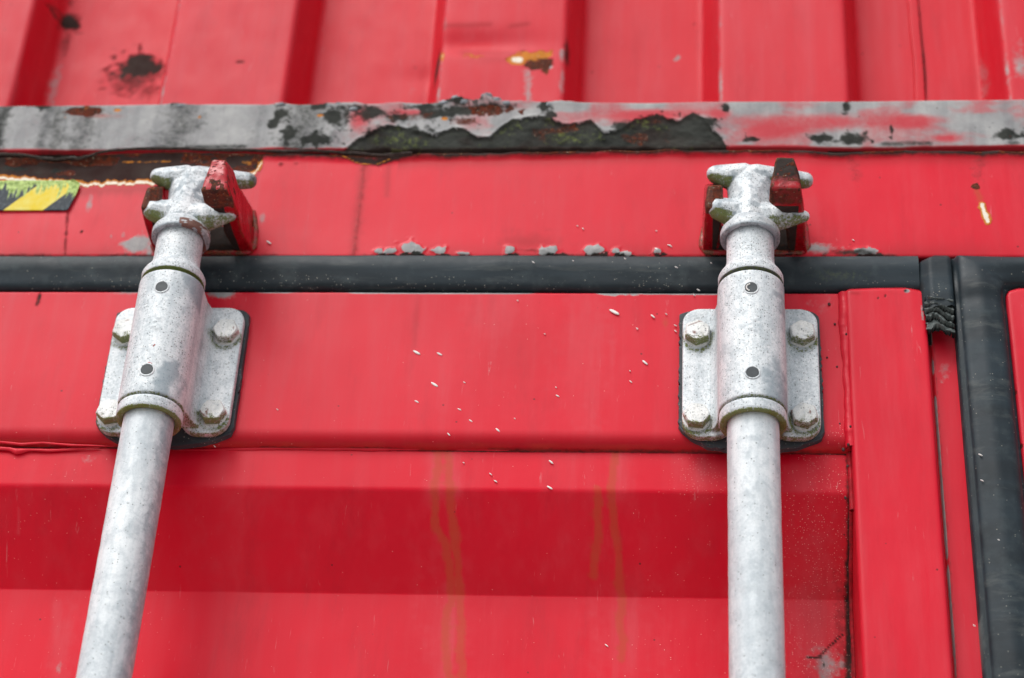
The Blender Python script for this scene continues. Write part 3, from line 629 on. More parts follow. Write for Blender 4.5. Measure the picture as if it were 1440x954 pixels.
# weld bead, lumpy, between frame and panel
def bead(pts, rad, n, mat, parent, seed, masks=None, flat_=.8, ny=None):
    pl = np.array(pts); tt = np.linspace(0, len(pl)-1, n); c = [np.interp(tt, range(len(pl)), pl[:, k]) for k in range(3)]
    tx, tz = np.gradient(c[0]), np.gradient(c[2]); L = np.hypot(tx, tz); nx, nz = tz/L, -tx/L
    r0 = np.interp(tt, range(len(pl)), rad) if isinstance(rad, (list, tuple)) else rad
    P = np.zeros((n, 11, 3)); q = np.cumsum(np.hypot(tx, tz))
    for j in range(11):
        a = j/10*2*math.pi; r_ = r0*(.72+.55*fbm(q*120, q*0+j*.25, seed))
        P[:, j, 0] = c[0]+nx*np.cos(a)*r_; P[:, j, 2] = c[2]+nz*np.cos(a)*r_; P[:, j, 1] = c[1]-np.sin(a)*r_*flat_
    mk = {k: np.full((n, 11), v) for k, v in (masks or {'fade': .3}).items()}
    return grid_obj('weld_bead', P, mat, parent, mk, ang=80)
def bp(l, Y): return [tuple(at(a, b, Y)) for a, b in l]
bead(bp([(-30, 629), (0, 631), (14, 632), (24, 635), (40, 633), (70, 634), (105, 632), (140, 630)], .005), [.0012, .0016, .0017, .0024, .0011, .001, .0009, .0003], 260, M_DOOR, door_l, 93)
bead(bp([(-30, 623), (0, 622), (30, 625), (60, 623), (100, 626), (160, 628)], .003), [.001, .001, .0010, .0008, .0009, .0002], 240, M_DOOR, door_l, 94)
bead(bp([(250, 633), (340, 632), (420, 631), (520, 632), (600, 631), (700, 632), (820, 631), (955, 632), (1180, 632)], .0065), [.0009, .0014, .0011, .0016, .0012, .0014, .0011, .0010, .0012], 1400, M_DOOR, door_l, 95, {'fade': .3, 'deep': .3})
# vertical edge tube of the left door
TX0, TX1 = .0675, .1237; TY = -.0045
prof = fillet([(TX0, .05), (TX0, TY), (TX1, TY), (TX1, .05)], [0, .004, .0035, 0], .0013, 6)
zs_t = np.concatenate([np.arange(.22, 2.05, .1), np.arange(2.08, 2.4465, .0016), [2.4468]])
P = sweep_z(prof, zs_t); X, Z = P[:, :, 0].copy(), P[:, :, 2].copy()
topc = np.interp(X, [TX0, TX0+.004, TX0+.02, TX0+.042, TX0+.050, TX1], [2.4438, 2.4452, 2.4462, 2.4466, 2.4452, 2.4432])
P[:, :, 2] = np.where(Z > 2.40, 2.40+(Z-2.40)*(topc-2.40)/(.0468), Z); Z = P[:, :, 2]
P[:, :, 1] += .003*sstep(topc-.004, topc, Z)+(fbm(X*16, Z*10, 96)-.5)*.0014
P[-1, :, 1] = np.maximum(P[-1, :, 1], .02)
S = Surf(P, TY); S.add('fade', .2+.25*fbm(X*20, Z*8, 97)); S.line('grey', bp2 if False else [(1296, 430), (1298, 450)], 3, .6); S.blob('grey', 1276, 409, 5, 4, .8); S.blob('dark', 1273, 409, 3, 3, .9); S.blob('deep', 1290, 406, 10, 4, .8)
S.add('dark', .45*sstep(.118, .123, X)*(P[:, :, 1] < .0)*0); S.blob('dark', 1235, 419, 2.5, 2.5, .9); S.blob('dark', 1245, 416, 2.5, 2.5, .9); S.line('deep', [(1195, 411), (1207, 413)], 3, .8); S.line('deep', [(1185, 404), (1240, 402), (1292, 406)], 2.5, .5)
grid_obj('door_edge_tube', P, M_DOOR, door_l, S.m)
b_ = [(TX0-.0005, .0002, z) for z in np.linspace(2.4415, 2.313, 9)]
bead(b_, [.0040, .0046, .0042, .0036, .0032, .0034, .0039, .0041, .0038], 420, M_DOOR, door_l, 98, {'fade': .45}, .9)
b_ = [(TX0-.001, .007, z) for z in np.linspace(2.3125, 2.268, 4)]
bead(b_, .002, 120, M_DOOR, door_l, 99, {'fade': .1, 'dark': .45}, 1)
b_ = [(TX0-.001, .004+y, z) for y, z in ((.003, zf1), (.043, zf2), (.043, zf2-.08))]
bead(b_, .0016, 200, M_DOOR, door_l, 101, {'fade': .1, 'dark': .5}, 1)
# small spatters of welding slag beside the bead
bm = bmesh.new()
for px, py, r in ((1166, 428, 2.6), (1174, 456, 2), (1163, 503, 1.6), (1177, 516, 1.8), (1197, 516, 2.2), (1204, 541, 3), (1198, 553, 1.6), (1190, 470, 2), (1196, 600, 2), (1181, 596, 1.5), (1193, 625, 2.4), (1186, 632, 3), (1189, 700, 2.4), (1192, 655, 2.2), (1010, 530, .1)):
    c = at(px, py, -.0035 if px > 1183 else -.0002)
    if py > 622: c[1] = -.003
    bmesh.ops.create_icosphere(bm, subdivisions=2, radius=r*.00042, matrix=Matrix.Translation(c) @ Matrix.Diagonal((1, .6, 1.3, 1)))
sp_ = bm_obj('weld_spatter', bm, flat('dark_slag', (.07, .012, .012), .6), door_l, 80); sp_['kind'] = 'stuff'
# seal retainer strip beside the tube
prof = fillet([(TX1-.002, .012), (.1262, .0115), (.1275, .0085), (.1445, .0085), (.1450, .03)], [0, .001, .002, .001, 0], .0012, 4)
zs_s = np.concatenate([np.arange(.22, 2.05, .1), np.arange(2.08, 2.435, .002)])
P = sweep_z(prof, zs_s); X, Z = P[:, :, 0], P[:, :, 2]
S = Surf(P, .0085); S.add('grey', .78*np.exp(-((X-.1272)/.0011)**2)*sstep(.3, .5, fbm(X*0, Z*26, 103))); S.add('fade', .3+.3*fbm(X*30, Z*12, 104))  # grey line paints the highlight along the strip's fold
S.blob('grey', 1330, 520, 16, 26, .5, 2, .8); S.blob('deep', 1318, 478, 16, 8, .6); S.add('dark', .35*sstep(.131, .1285, X)*sstep(.1275, .1285, X))
grid_obj('retainer_strip', P, M_DOOR, door_l, S.m)
# left door's upright seal lip, torn away below
prof = fillet([(.1205, .02), (.1205, -.004), (.1275, -.0100), (.141, -.0098), (.1432, -.008), (.1432, .02)], [0, .004, .005, .004, .002, 0], .0010, 5)
zs_l = np.arange(2.424, 2.4735, .001)
P = sweep_z(prof, zs_l); X, Z = P[:, :, 0].copy(), P[:, :, 2].copy()
tp = sstep(2.462, 2.4735, Z); P[:, :, 0] = X+tp*tp*.006*(1-(X-.1205)/.0227); P[:, :, 1] += tp**3*.006
P[:, :, 2] += sstep(2.430, 2.424, Z)*(fbm(X*220, Z*0, 105)-.4)*.006
S = Surf(P, -.01); S.blob('dust', 1318, 415, 12, 12, .75); S.blob('dark', 1297, 400, 6, 20, .6)
grid_obj('rubber_seal', P, M_RUB, door_l, S.m)
# crumpled perished end of that lip
nx_, nz_ = 46, 70; P = np.zeros((nx_, nz_, 3)); U, V = np.meshgrid(np.linspace(0, 1, nx_), np.linspace(0, 1, nz_), indexing='ij')
P[:, :, 0] = .1225+U*.0195+(fbm(U*3, V*5, 106)-.5)*.003*(1-U); P[:, :, 2] = 2.4325-V*.0265+(fbm(U*3, V*0, 107)-.5)*.006*V-.002*U
ph = V*4.2+.22*np.sin(U*4.0+.4)+1.5*(fbm(U*2.6, V*2.0, 108)-.5)+.25*(fbm(U*14, V*6, 118)-.5)
sawt = ph-np.floor(ph)
P[:, :, 1] = -.0015-.0062*(sawt**.7)*sstep(0, .04, 1-sawt)-.0008*np.sin(U*3.1)+(fbm(U*9, V*12, 109)-.5)*.003-.003*(1-V)
S = Surf(P, 0); S.add('grey', .2+.6*fbm(U*6, V*8, 110)); S.add('dark', .95*sstep(.35, .05, sawt)); S.add('dark', sstep(.9, 1, V))
torn = grid_obj('torn_seal_end', P, M_TORN, door_l, S.m, ang=180); torn['label'] = 'crumpled perished rubber end in folds'
P2 = np.array([[[.1205, .009, 2.4405], [.1205, .009, 2.404]], [[.1445, .009, 2.4405], [.1445, .009, 2.404]]]); grid_obj('seal_channel', P2, M_BLACK, door_l)

# ---- right door
n1_, n2_, n3_ = 150, 40, 60
zlow = np.concatenate([np.linspace(.22, 2.06, 20)[:-1], np.linspace(2.06, 2.436, n1_)])
Op = [(.1434, z) for z in zlow]; Ip = [(.1805, z) for z in zlow]
for k in range(1, n2_+1):
    t = k/n2_; q = t*2
    Op.append((.1434, 2.436+.0378*min(1, q)) if q <= 1 else (.1434+.056*(q-1), 2.4738))
    a = R(90*t); Ip.append((.1905-.010*math.cos(a), 2.436+.0100*math.sin(a)))
for k in range(1, n3_+1):
    t = (k/n3_)**1.6; Op.append((.1994+1.0*t, 2.4738)); Ip.append((.1905+1.01*t, 2.4460))
Op = np.array(Op); Ip = np.array(Ip); ns = 30; N_ = len(Op)
sv = np.linspace(0, 1, ns)
wv = sstep(0, 1, (np.arange(N_)-len(zlow))/n2_)[:, None]       # 0 upright, 1 level
pv = np.interp(sv, [0, .03, .12, .5, .82, .96, 1], [.020, .004, -.0005, -.0035, -.0010, .005, .020])[None, :]-.0115
ph_ = np.interp(sv, [0, .06, .2, .42, .8, .97, 1], [.030, .004, -.0005, -.002, .002, .005, .030])[None, :]-.0075
ker = np.ones(5)/5
pv = np.concatenate([pv[:, :2], np.convolve(pv[0], ker, 'same')[None, 2:-2], pv[:, -2:]], 1); ph_ = np.concatenate([ph_[:, :2], np.convolve(ph_[0], ker, 'same')[None, 2:-2], ph_[:, -2:]], 1)
P = np.zeros((N_, ns, 3)); P[:, :, 0] = Op[:, None, 0]*(1-sv)+Ip[:, None, 0]*sv; P[:, :, 2] = Op[:, None, 1]*(1-sv)+Ip[:, None, 1]*sv
P[:, :, 1] = pv*(1-wv)+ph_*wv; X, Z = P[:, :, 0], P[:, :, 2]
P[:, :, 1] += (fbm(X*20, Z*8, 111)-.5)*.0015+.0016*np.exp(-((Z-2.430)/.006)**2)*(wv < .3)
S = Surf(P, -.012); S.add('dust', .02+.05*fbm(X*30, Z*20, 112)); S.line('grey', [(1380, 860), (1384, 925)], 3, .8)
grid_obj('rubber_seal', P, M_RUB, door_r, S.m, ang=180)
RX = .1795
pf = [(-.2, 0)]
prof = fillet([(RX, .05), (RX, TY), (RX+.055, TY), (RX+.055, .05)], [0, .004, .0035, 0], .0013, 6)
P = sweep_z(prof, zs_t); X, Z = P[:, :, 0].copy(), P[:, :, 2].copy()
topc = np.interp(X, [RX, RX+.003, RX+.010, RX+.06], [2.4400, 2.4440, 2.4462, 2.4464])
P[:, :, 2] = np.where(Z > 2.40, 2.40+(Z-2.40)*(topc-2.40)/(.0468), Z); Z = P[:, :, 2]
P[:, :, 1] += .003*sstep(topc-.004, topc, Z)+(fbm(X*16, Z*10, 113)-.5)*.0014; P[-1, :, 1] = np.maximum(P[-1, :, 1], .02)
S = Surf(P, TY); S.add('fade', .3+.2*fbm(X*20, Z*8, 114)); S.add('rust', .6*sstep(RX+.003, RX+.0005, X)*sstep(.5, .65, fbm(X*0, Z*40, 115))); S.line('pale', [(1411, 462), (1412, 478)], 3, .5); S.blob('rust', 1436, 700, 6, 20, .6)
grid_obj('door_edge_tube', P, M_DOOR, door_r, S.m)
prof = fillet([(.06, GZ0-.0015), (0, GZ0-.0015), (0, 2.3165), (.012, 2.3115), (.06, 2.3115)], [0, .0022, .0075, .003, 0], .003, 8)
P = sweep_x(prof, np.linspace(RX+.055, 1.2, 90)); grid_obj('door_top_frame', P, M_DOOR, door_r)
prof = fillet(pts, [0, .001]+[.007]*(len(pts)-3)+[0], .006, 5)
P = sweep_x(prof, np.linspace(RX+.055, 1.2, 60)); grid_obj('door_panel', P, M_DOOR, door_r)

# ---- white splashes flicked across doors and seal
bm = bmesh.new()
FL = [(586, 496, 12), (618, 498, 9), (611, 541, 12), (586, 565, 7), (646, 576, 6), (662, 592, 6), (631, 611, 6), (700, 605, 8), (775, 650, 8), (773, 686, 9), (690, 667, 5), (697, 677, 6), (652, 651, 3), (653, 538, 4), (864, 439, 16), (918, 445, 8), (907, 510, 10), (887, 537, 5), (886, 522, 3), (784, 557, 6), (766, 470, 3), (724, 589, 3), (728, 423, 3), (925, 352, 11), (943, 346, 6), (940, 345, 4), (820, 322, 4), (853, 908, 6), (378, 341, 9), (951, 372, 0), (896, 462, 3), (937, 442, 4), (950, 458, 5), (950, 466, 5), (896, 463, 3), (390, 576, 4), (1412, 930, 0), (982, 408, 6), (976, 415, 5), (923, 325, 3), (1230, 338, 0), (302, 628, 4), (782, 545, 3), (1200, 338, 4), (1060, 300, 0), (812, 318, 3)]
FS = [(750, 369, 5), (806, 367, 3), (951, 376, 5), (879, 364, 4), (1000, 370, 3), (1379, 640, 6), (1381, 676, 5), (1410, 712, 4), (1405, 760, 5), (1370, 880, 4)]
for lst, Yf in ((FL, -.0006), (FS, None)):
    for px, py, l in lst:
        if l == 0: continue
        Yq = Yf if Yf is not None else (-.0085 if py < 400 else -.014)
        if Yf is not None and 632 < py < 690: Yq = YP-.0006
        if Yf is not None and py > 838: Yq = YQ-.0006
        c = at(px, py, Yq); b0 = bmesh.new()
        bmesh.ops.create_icosphere(bm, subdivisions=2, radius=1, matrix=Matrix.Translation(c) @ Matrix.Rotation(R(random.uniform(28, 48)), 4, 'Y') @ Matrix.Diagonal((l*.00027, .0005, max(.00035, l*.00008), 1)))
        b0.free()
fk = bm_obj('white_splash', bm, M_WHITE, door_l, 80); fk['kind'] = 'stuff'

# ================================================================== LOCKING RODS
AY, DZ = -.042, .0055      # rod axis distance in front of the door
def lathe(prof, seg=72, z_off=0):
    P = np.zeros((seg+1, len(prof), 3)); a = np.linspace(0, 2*math.pi, seg+1)
    for j, (r, z) in enumerate(prof): P[:, j, 0] = np.sin(a)*r; P[:, j, 1] = -np.cos(a)*r; P[:, j, 2] = z
    return P
def build_lock(dx, seed, tilt, labels):
    root = empty('locking_rod', labels, 'locking rod', (dx, AY, .30), 'galvanised locking rods')
    Z0 = .30
    def loc(P): Q = P.copy(); Q[:, :, 2] -= Z0-DZ; return Q
    # rod, slightly hammered
    zs_r = np.concatenate([np.arange(.30, 2.05, .05), np.arange(2.06, 2.305, .0022)])
    P = np.zeros((97, len(zs_r), 3)); a = np.linspace(0, 2*math.pi, 97)[:, None]; zz = zs_r[None, :]
    hm = (fbm(np.abs(a-math.pi)*4+zz*0, zz*90+a*0, 120+seed)-.5)*.0005
    rr_ = .0172+hm; P[:, :, 0] = np.sin(a)*rr_; P[:, :, 1] = -np.cos(a)*rr_; P[:, :, 2] = zz
    S = Surf(P, 0); S.m['grey'] = sstep(.25, .95, np.sin(a)+.25*(fbm(a*3, zz*12, 123)-.5))*.60*np.ones_like(zz) if seed == 1 else .18*fbm(a*3, zz*14, 124)*np.ones_like(zz)  # left rod: shaded right side is greyed in the colour
    S.add('dark', .0*zz+.55*sstep(2.292, 2.297, zz)*np.ones_like(a)*fbm(a*6, zz*100, 125))
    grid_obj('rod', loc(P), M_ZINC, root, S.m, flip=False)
    # lower collar ring under the housing
    pr = [(.0172, 2.2985), (.0180, 2.2972), (.0205, 2.2965), (.0219, 2.2975), (.0225, 2.2995), (.0225, 2.3045), (.0219, 2.3062), (.0205, 2.3066), (.016, 2.3066)]
    pr = fillet(pr, .0008, .0007, 3); P = lathe(pr); X_, Y_, Z_ = P[:, :, 0], P[:, :, 1], P[:, :, 2]; rad = np.hypot(X_, Y_)
    ms = sstep(2.2990, 2.2972, Z_)*(.55+.75*(fbm(np.arctan2(X_, -Y_)*5, rad*300, 130+seed)-.3)); ru = sstep(.60, .72, fbm(X_*90, Y_*90, 131+seed))*sstep(2.299, 2.2972, Z_)
    grid_obj('lower_collar', loc(P), M_CAST, root, {'moss': ms*1.1, 'rust': ru, 'dark': .35*sstep(2.299, 2.297, Z_)}, ang=60)
    # upper flange and neck
    pr = [(.0185, 2.4100), (.0187, 2.4128), (.0222, 2.4128), (.0226, 2.4140), (.0226, 2.4178), (.0215, 2.4200), (.0180, 2.4250), (.0167, 2.4300), (.0165, 2.4350), (.0165, 2.4600)]
    pr = fillet(pr, .0012, .001, 3); P = lathe(pr); Z_ = P[:, :, 2]
    P[:, :, 0] *= 1+(fbm(Z_*80, P[:, :, 0]*60, 133)-.5)*.02
    rd = np.hypot(P[:, :, 0], P[:, :, 1]); gv = (Z_ < 2.4133)*sstep(.0226, .0218, rd)
    grid_obj('neck', loc(P), M_CHEAD, root, {'moss': gv*(.75 if seed == 1 else .25), 'dark': gv*(.8 if seed == 1 else 1.), 'grey': .5*sstep(2.440, 2.452, Z_)}, ang=60)
    # cam head with four lugs, cast in one piece
    b = .0035
    ch = [
        [(-.0090, .003, 2.466, .010), (.0100, .003, 2.466, .010), (-.0072, .002, 2.490, .0080), (.0080, .002, 2.490, .0080), (0, -.005, 2.466, .0110), (0, -.003, 2.490, .0095)],
        [(-.0072, .003, 2.488, .0080), (.0080, .003, 2.488, .0080), (-.0090, .002, 2.511, .0078), (.0100, .002, 2.511, .0078), (0, -.003, 2.488, .0095), (0, -.001, 2.5085, .0088)],
        [(-.004, 0, 2.5105, .0095), (-.0225, .001, 2.5122, .0074), (-.0245, -.002, 2.5105, .0062), (-.0150, -.001, 2.5080, .0085)],
        [(.004, 0, 2.5095, .0095), (.022, .005, 2.5115, .0082), (.0405, .010, 2.5140, .0062)],
        [(-.004, 0, 2.474, .0125), (-.0225, -.005, 2.4775, .0072), (-.0215, -.006, 2.4750, .0080)],
        [(.005, 0, 2.471, .0130), (.0200, -.006, 2.4680, .0098), (.0375, -.011, 2.4648, .0042)],
    ]
    me = smooth_hull([[(x, y, z-Z0+DZ, r) for x, y, z, r in c] for c in ch], .00075, 5, 'cam_head', .6)
    th = R(tilt[1]); piv = Matrix.Translation((0, 0, 2.46-Z0+DZ)); me.transform(piv @ Matrix.Rotation(th, 4, 'Z') @ Matrix.Rotation(R(tilt[0]), 4, 'Y') @ piv.inverted())
    c, nr = vdata(me); x, y, z = c.T; z = z+Z0-DZ
    fn_ = fbm(x*220+seed*7, z*220+y*90, 140+seed)
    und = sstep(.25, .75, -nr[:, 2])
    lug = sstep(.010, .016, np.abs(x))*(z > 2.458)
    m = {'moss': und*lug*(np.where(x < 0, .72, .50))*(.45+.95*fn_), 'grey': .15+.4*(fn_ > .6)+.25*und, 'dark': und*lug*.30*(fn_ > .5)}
    m['dark'] = np.maximum(m['dark'], sstep(.040, .043, x)*.6*(seed == 1))
    add_attrs(me, m)
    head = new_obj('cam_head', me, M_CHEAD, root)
    # crisp collar under the head
    pr = [(.0160, 2.4530), (.0175, 2.4515), (.0198, 2.4512), (.0209, 2.4522), (.0209, 2.4575), (.0203, 2.4590), (.0185, 2.4612), (.0150, 2.4660), (.0120, 2.472)]
    pr = fillet(pr, .0010, .0008, 3); P = lathe(pr); Z_ = P[:, :, 2]; X_ = P[:, :, 0]
    P[:, :, 0] *= 1+(fbm(Z_*90, X_*90, 141)-.5)*.012
    un = sstep(2.4545, 2.4525, Z_)
    grid_obj('collar', loc(P), M_CHEAD, root, {'grey': .35+.35*un, 'rust': (.75 if seed == 1 else .3)*(fbm(X_*150, Z_*150, 142+seed) > .62)*(Z_ < 2.458), 'dark': .45*un*(fbm(X_*200, Z_*200, 143) > .5)}, ang=60)
    # bearing bracket: housing saddle plus two bolted wings
    bm = bmesh.new()
    pr = [(.0001, 2.3072), (.0222, 2.3072), (.0229, 2.3082), (.0229, 2.4092), (.0226, 2.4102), (.0001, 2.4102)]
    L = lathe(pr, 72); vs = [[bm.verts.new((L[i, j, 0], L[i, j, 1], L[i, j, 2]-Z0+DZ)) for j in range(len(pr))] for i in range(72)]
    for i in range(72):
        for j in range(len(pr)-1): bm.faces.new((vs[i][j], vs[(i+1) % 72][j], vs[(i+1) % 72][j+1], vs[i][j+1]))
    bmesh.ops.remove_doubles(bm, verts=bm.verts, dist=.0002)
    def prism(poly, y0, y1, taper=0):
        A_ = [bm.verts.new((x, y0, z-Z0)) for x, z in poly]; cx = sum(p[0] for p in poly)/len(poly); cz = sum(p[1] for p in poly)/len(poly)
        B_ = [bm.verts.new((x-(taper if x > cx else -taper), y1, z-Z0-(taper if z > cz else -taper))) for x, z in poly]
        bm.faces.new(A_); bm.faces.new(B_[::-1]); n = len(poly)
        for i in range(n): bm.faces.new((A_[i], B_[i], B_[(i+1) % n], A_[(i+1) % n]))
    def wedge(p0, y0, p1, y1):
        A_ = [bm.verts.new((x, y0, z-Z0)) for x, z in p0]; B_ = [bm.verts.new((x, y1, z-Z0)) for x, z in p1]; n = len(p0)
        bm.faces.new(A_); bm.faces.new(B_[::-1])
        for i in range(n): bm.faces.new((A_[i], B_[i], B_[(i+1) % n], A_[(i+1) % n]))
    wedge([(-.0229, 2.3085+DZ), (.0229, 2.3085+DZ), (.0229, 2.4095+DZ), (-.0229, 2.4095+DZ)], .0, [(-.0232, 2.3165), (.0232, 2.3165), (.0232, 2.4150), (-.0232, 2.4150)], .017)
    wedge([(-.0232, 2.3165), (.0232, 2.3165), (.0232, 2.4150), (-.0232, 2.4150)], .017, [(-.0250, 2.3175), (.0250, 2.3175), (.0250, 2.4155), (-.0250, 2.4155)], .0255)
    wedge([(-.0250, 2.3175), (.0250, 2.3175), (.0250, 2.4155), (-.0250, 2.4155)], .0253, [(-.0290, 2.3185), (.0290, 2.3185), (.0290, 2.4165), (-.0290, 2.4165)], .0312)
    def rrect(x0, x1, z0, z1, r, n=7, ro=None):
        out = []
        ro = ro or [r]*4
        for (cx, cz, a0, q) in ((x1, z1, 0, ro[0]), (x0, z1, 90, ro[1]), (x0, z0, 180, ro[2]), (x1, z0, 270, ro[3])):
            ccx = cx-q if cx == x1 else cx+q; ccz = cz-q if cz == z1 else cz+q
            for k in range(n+1):
                t = R(a0+90*k/n); out.append((ccx+math.cos(t)*q, ccz+math.sin(t)*q))
        return out
    yw = -AY-.0056        # back of the wings (front of the rubber pad)
    prism(rrect(.012, .0470, 2.3135, 2.4205, .012, ro=[.012, .004, .014, .013]), yw, yw-.0062)
    prism(rrect(-.0470, -.012, 2.3135, 2.4205, .012, ro=[.004, .012, .013, .014]), yw, yw-.0062)
    prism(rrect(-.02, .02, 2.322, 2.414, .002), yw, yw-.0062)
    
    # raised casting marks along the centre line
    for k, (zx, zz_) in enumerate(((-.0012, 2.3705), (.0010, 2.3680), (-.0014, 2.3650), (-.0010, 2.3610), (.0011, 2.3590))):
        bmesh.ops.create_icosphere(bm, subdivisions=2, radius=.0013, matrix=Matrix.Translation((zx, -.0228, zz_-Z0+DZ)) @ Matrix.Diagonal((1.5 if k % 2 else .8, .7, .9, 1)))
    me = remesh_bm(bm, .00075, 9, 'bearing_bracket', .6)
    c, nr = vdata(me); x, y, z = c.T; z = z+Z0
    fn_ = fbm(x*120+seed*9, z*120, 150+seed); f3 = fbm(x*30+seed*9, z*22, 152+seed)
    side = sstep(.2, .9, np.abs(nr[:, 0]))
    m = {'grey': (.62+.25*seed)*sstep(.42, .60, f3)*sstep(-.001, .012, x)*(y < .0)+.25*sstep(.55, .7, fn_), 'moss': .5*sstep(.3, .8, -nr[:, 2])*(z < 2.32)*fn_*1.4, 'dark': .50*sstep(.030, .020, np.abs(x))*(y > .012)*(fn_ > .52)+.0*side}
    for bx, bz in ((-.0365, 2.3975), (.0358, 2.3975), (-.0368, 2.3285), (.0355, 2.3290)):
        m['dark'] = np.maximum(m['dark'], .9*np.exp(-((np.hypot(x-bx, z-bz+.002)-.0098)/.0020)**2)*fn_); m['moss'] = np.maximum(m['moss'], .7*np.exp(-((np.hypot(x-bx, z-bz+.003)-.0098)/.0018)**2)*(z < bz)*fn_)
    if seed == 1: m['rust'] = .9*np.exp(-(((x-.0015)/.0022)**2+((z-2.3305)/.0018)**2)**2)*0
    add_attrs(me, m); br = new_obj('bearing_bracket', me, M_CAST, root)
    # rivets (or open hole) on the housing front
    for k, rz in enumerate((2.3942, 2.3250)):
        bm = bmesh.new(); yy = -.0229
        op = (seed == 0 and k == 0)
        rx = -.0006
        bmesh.ops.create_cone(bm, cap_ends=True, segments=28, radius1=.0044, radius2=.0042, depth=.0018, matrix=Matrix.Translation((rx, yy+.0005, rz-Z0+DZ)) @ Matrix.Rotation(R(90), 4, 'X'))
        rv = bm_obj('rivet', bm, M_RIVET, root, 30)
        # rim round the hole
        P = np.zeros((33, 9, 3)); aa = np.linspace(0, 2*math.pi, 33)
        for j in range(9):
            t = j/8*2*math.pi; q = .0048+.0006*math.cos(t)
            P[:, j, 0] = rx+np.cos(aa)*q; P[:, j, 2] = rz-Z0+DZ+np.sin(aa)*q; P[:, j, 1] = -np.sqrt(np.maximum(.0229**2-P[:, j, 0]**2, 0))-.0004*math.sin(t)-.0002
        grid_obj('rivet_rim', P, M_CAST, root)
        if op:
            bm = bmesh.new()
            for k2 in range(7):
                t = R(110+k2*22); bmesh.ops.create_icosphere(bm, subdivisions=2, radius=.00055, matrix=Matrix.Translation((rx+math.cos(t)*.0032, yy-.0006, rz-Z0+DZ+math.sin(t)*.0029)) @ Matrix.Diagonal((1.1, .6, 1.1, 1)))
            bm_obj('hole_glint', bm, M_WHITE, root, 80)  # white beads stand in for the glint in the open hole
    if seed == 1:
        bm = bmesh.new()
        for (qx, qz, r1) in ((.0001, 2.3302, .0011), (.0012, 2.3297, .0011), (-.0008, 2.3296, .0009), (.0014, 2.3450, .0006), (.0017, 2.3455, .0005), (.0010, 2.3442, .0005), (-.014, 2.3300, .0004)):
            bmesh.ops.create_icosphere(bm, subdivisions=2, radius=r1, matrix=Matrix.Translation((qx, -math.sqrt(.0229**2-qx*qx)-.0001, qz-Z0+DZ)) @ Matrix.Diagonal((1.1, .25, .75, 1)))
        bm_obj('red_paint_drop', bm, M_KEEP, root, 80)
    # rubber pad behind the bracket
    bm = bmesh.new()
    poly = [(-.0495, 2.3270), (-.0492, 2.4210), (-.0440, 2.4235), (.0, 2.4225), (.0440, 2.4235), (.0488, 2.4195), (.0497, 2.3240), (.0475, 2.3175), (.041, 2.3140), (.030, 2.3095), (.015, 2.3072), (.0, 2.3067), (-.015, 2.3076), (-.030, 2.3100), (-.041, 2.3165), (-.047, 2.3225)]
    fpoly = []; npl = len(poly)
    for i in range(npl):
        a_, b2_ = np.array(poly[i]), np.array(poly[(i+1) % npl]); k = max(1, int(np.linalg.norm(b2_-a_)/.003))
        for t in range(k): fpoly.append(a_+(b2_-a_)*t/k)
    A_ = [bm.verts.new((p[0]+random.uniform(-1, 1)*.0003, -AY-.0004, p[1]-Z0+random.uniform(-1, 1)*.0003)) for p in fpoly]
    B_ = [bm.verts.new((v.co.x*.993, -AY-.0050, (v.co.z+Z0-2.364)*.993+2.364-Z0)) for v in A_]
    bm.faces.new(A_); bm.faces.new(B_[::-1])
    for i in range(len(A_)): bm.faces.new((A_[i], B_[i], B_[(i+1) % len(A_)], A_[(i+1) % len(A_)]))
    bmesh.ops.bevel(bm, geom=[e for e in bm.edges if all(abs(v.co.y+AY+.0050) < 1e-5 for v in e.verts)], offset=.001, segments=2, affect='EDGES')
    bm_obj('rubber_pad', bm, M_PAD, root, 40)
    # hex bolts
    yb = yw-.0062
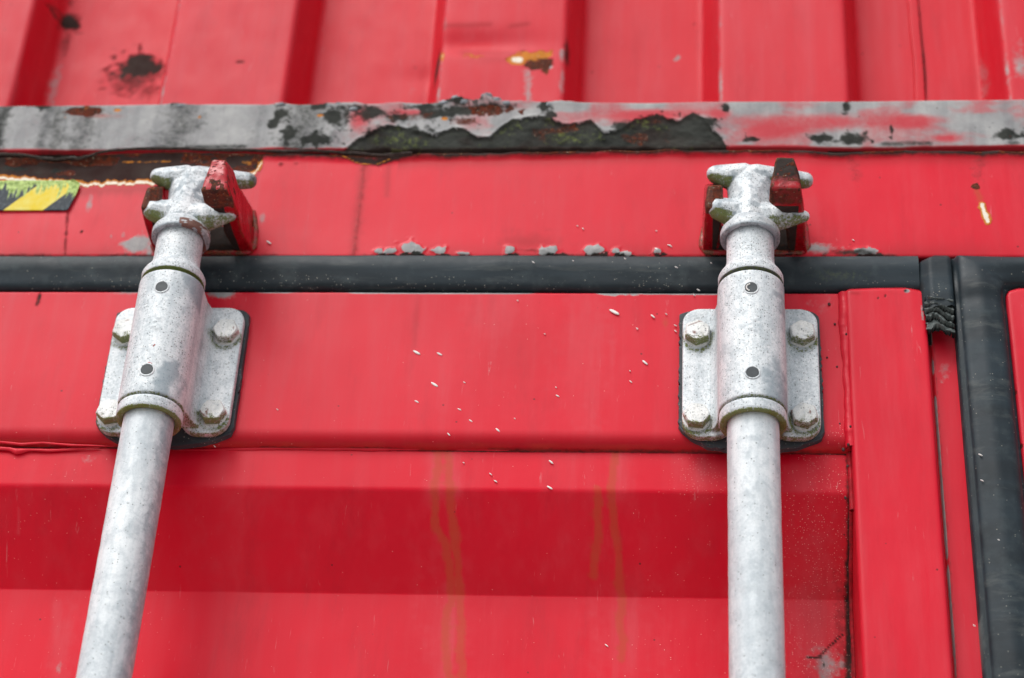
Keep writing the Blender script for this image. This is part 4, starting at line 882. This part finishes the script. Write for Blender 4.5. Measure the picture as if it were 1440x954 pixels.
    for k, (bx, bz) in enumerate(((-.0366, 2.3975), (.0360, 2.3975), (-.0370, 2.3285), (.0356, 2.3290))):
        bm = bmesh.new(); rt = random.uniform(0, 60); n6 = 6
        R_, H_ = .0096, .0070
        rings = []
        for (rr2, hh, ch_) in ((R_, -.0005, 0), (R_, H_-.0013, 0), (R_*.90, H_, 1)):
            ring = []
            for q in range(24):
                t = R(q*15+rt); sec = (q % 4)*15
                # hexagon outline distance, blended to a circle at the chamfer
                dh = math.cos(R(30))/math.cos(R(((q*15) % 60)-30)); rad = rr2*(dh if not ch_ else min(dh, .93))
                ring.append(bm.verts.new((bx+math.cos(t)*rad, yb-hh-(.0 if ch_ else (0 if dh < .93 or hh < 0 else -.0006)), bz-Z0+math.sin(t)*rad)))
            rings.append(ring)
        for r1, r2 in zip(rings[:-1], rings[1:]):
            for q in range(24): bm.faces.new((r1[q], r1[(q+1) % 24], r2[(q+1) % 24], r2[q]))
        bm.faces.new(rings[-1]); bm.faces.new(rings[0][::-1])
        bmesh.ops.recalc_face_normals(bm, faces=bm.faces[:])
        bmesh.ops.triangulate(bm, faces=[f for f in bm.faces if len(f.verts) > 4]); bmesh.ops.subdivide_edges(bm, edges=bm.edges[:], cuts=1, use_grid_fill=True)
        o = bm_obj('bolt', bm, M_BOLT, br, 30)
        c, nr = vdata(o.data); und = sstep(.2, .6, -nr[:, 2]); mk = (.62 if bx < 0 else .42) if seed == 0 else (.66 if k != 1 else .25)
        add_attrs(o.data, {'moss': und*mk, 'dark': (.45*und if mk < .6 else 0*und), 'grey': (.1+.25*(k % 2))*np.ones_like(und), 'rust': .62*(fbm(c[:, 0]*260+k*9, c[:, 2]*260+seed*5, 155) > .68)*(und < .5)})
        # washer lip
        bm = bmesh.new(); bmesh.ops.create_cone(bm, cap_ends=True, segments=32, radius1=.0100, radius2=.0098, depth=.0008, matrix=Matrix.Translation((bx, yb-.0002, bz-Z0)) @ Matrix.Rotation(R(90), 4, 'X'))
        bm_obj('washer', bm, M_BOLT, br, 30)
    return root
build_lock(0.0, 0, (0, 0, 0, 0), 'right galvanised locking rod held by the blackened red hook, nearest the upright seal')
build_lock(-.4066, 1, (0, -2, 0, 0), 'left galvanised locking rod near the striped sticker, red paint drops on its bracket')
print('objects', len(bpy.data.objects))
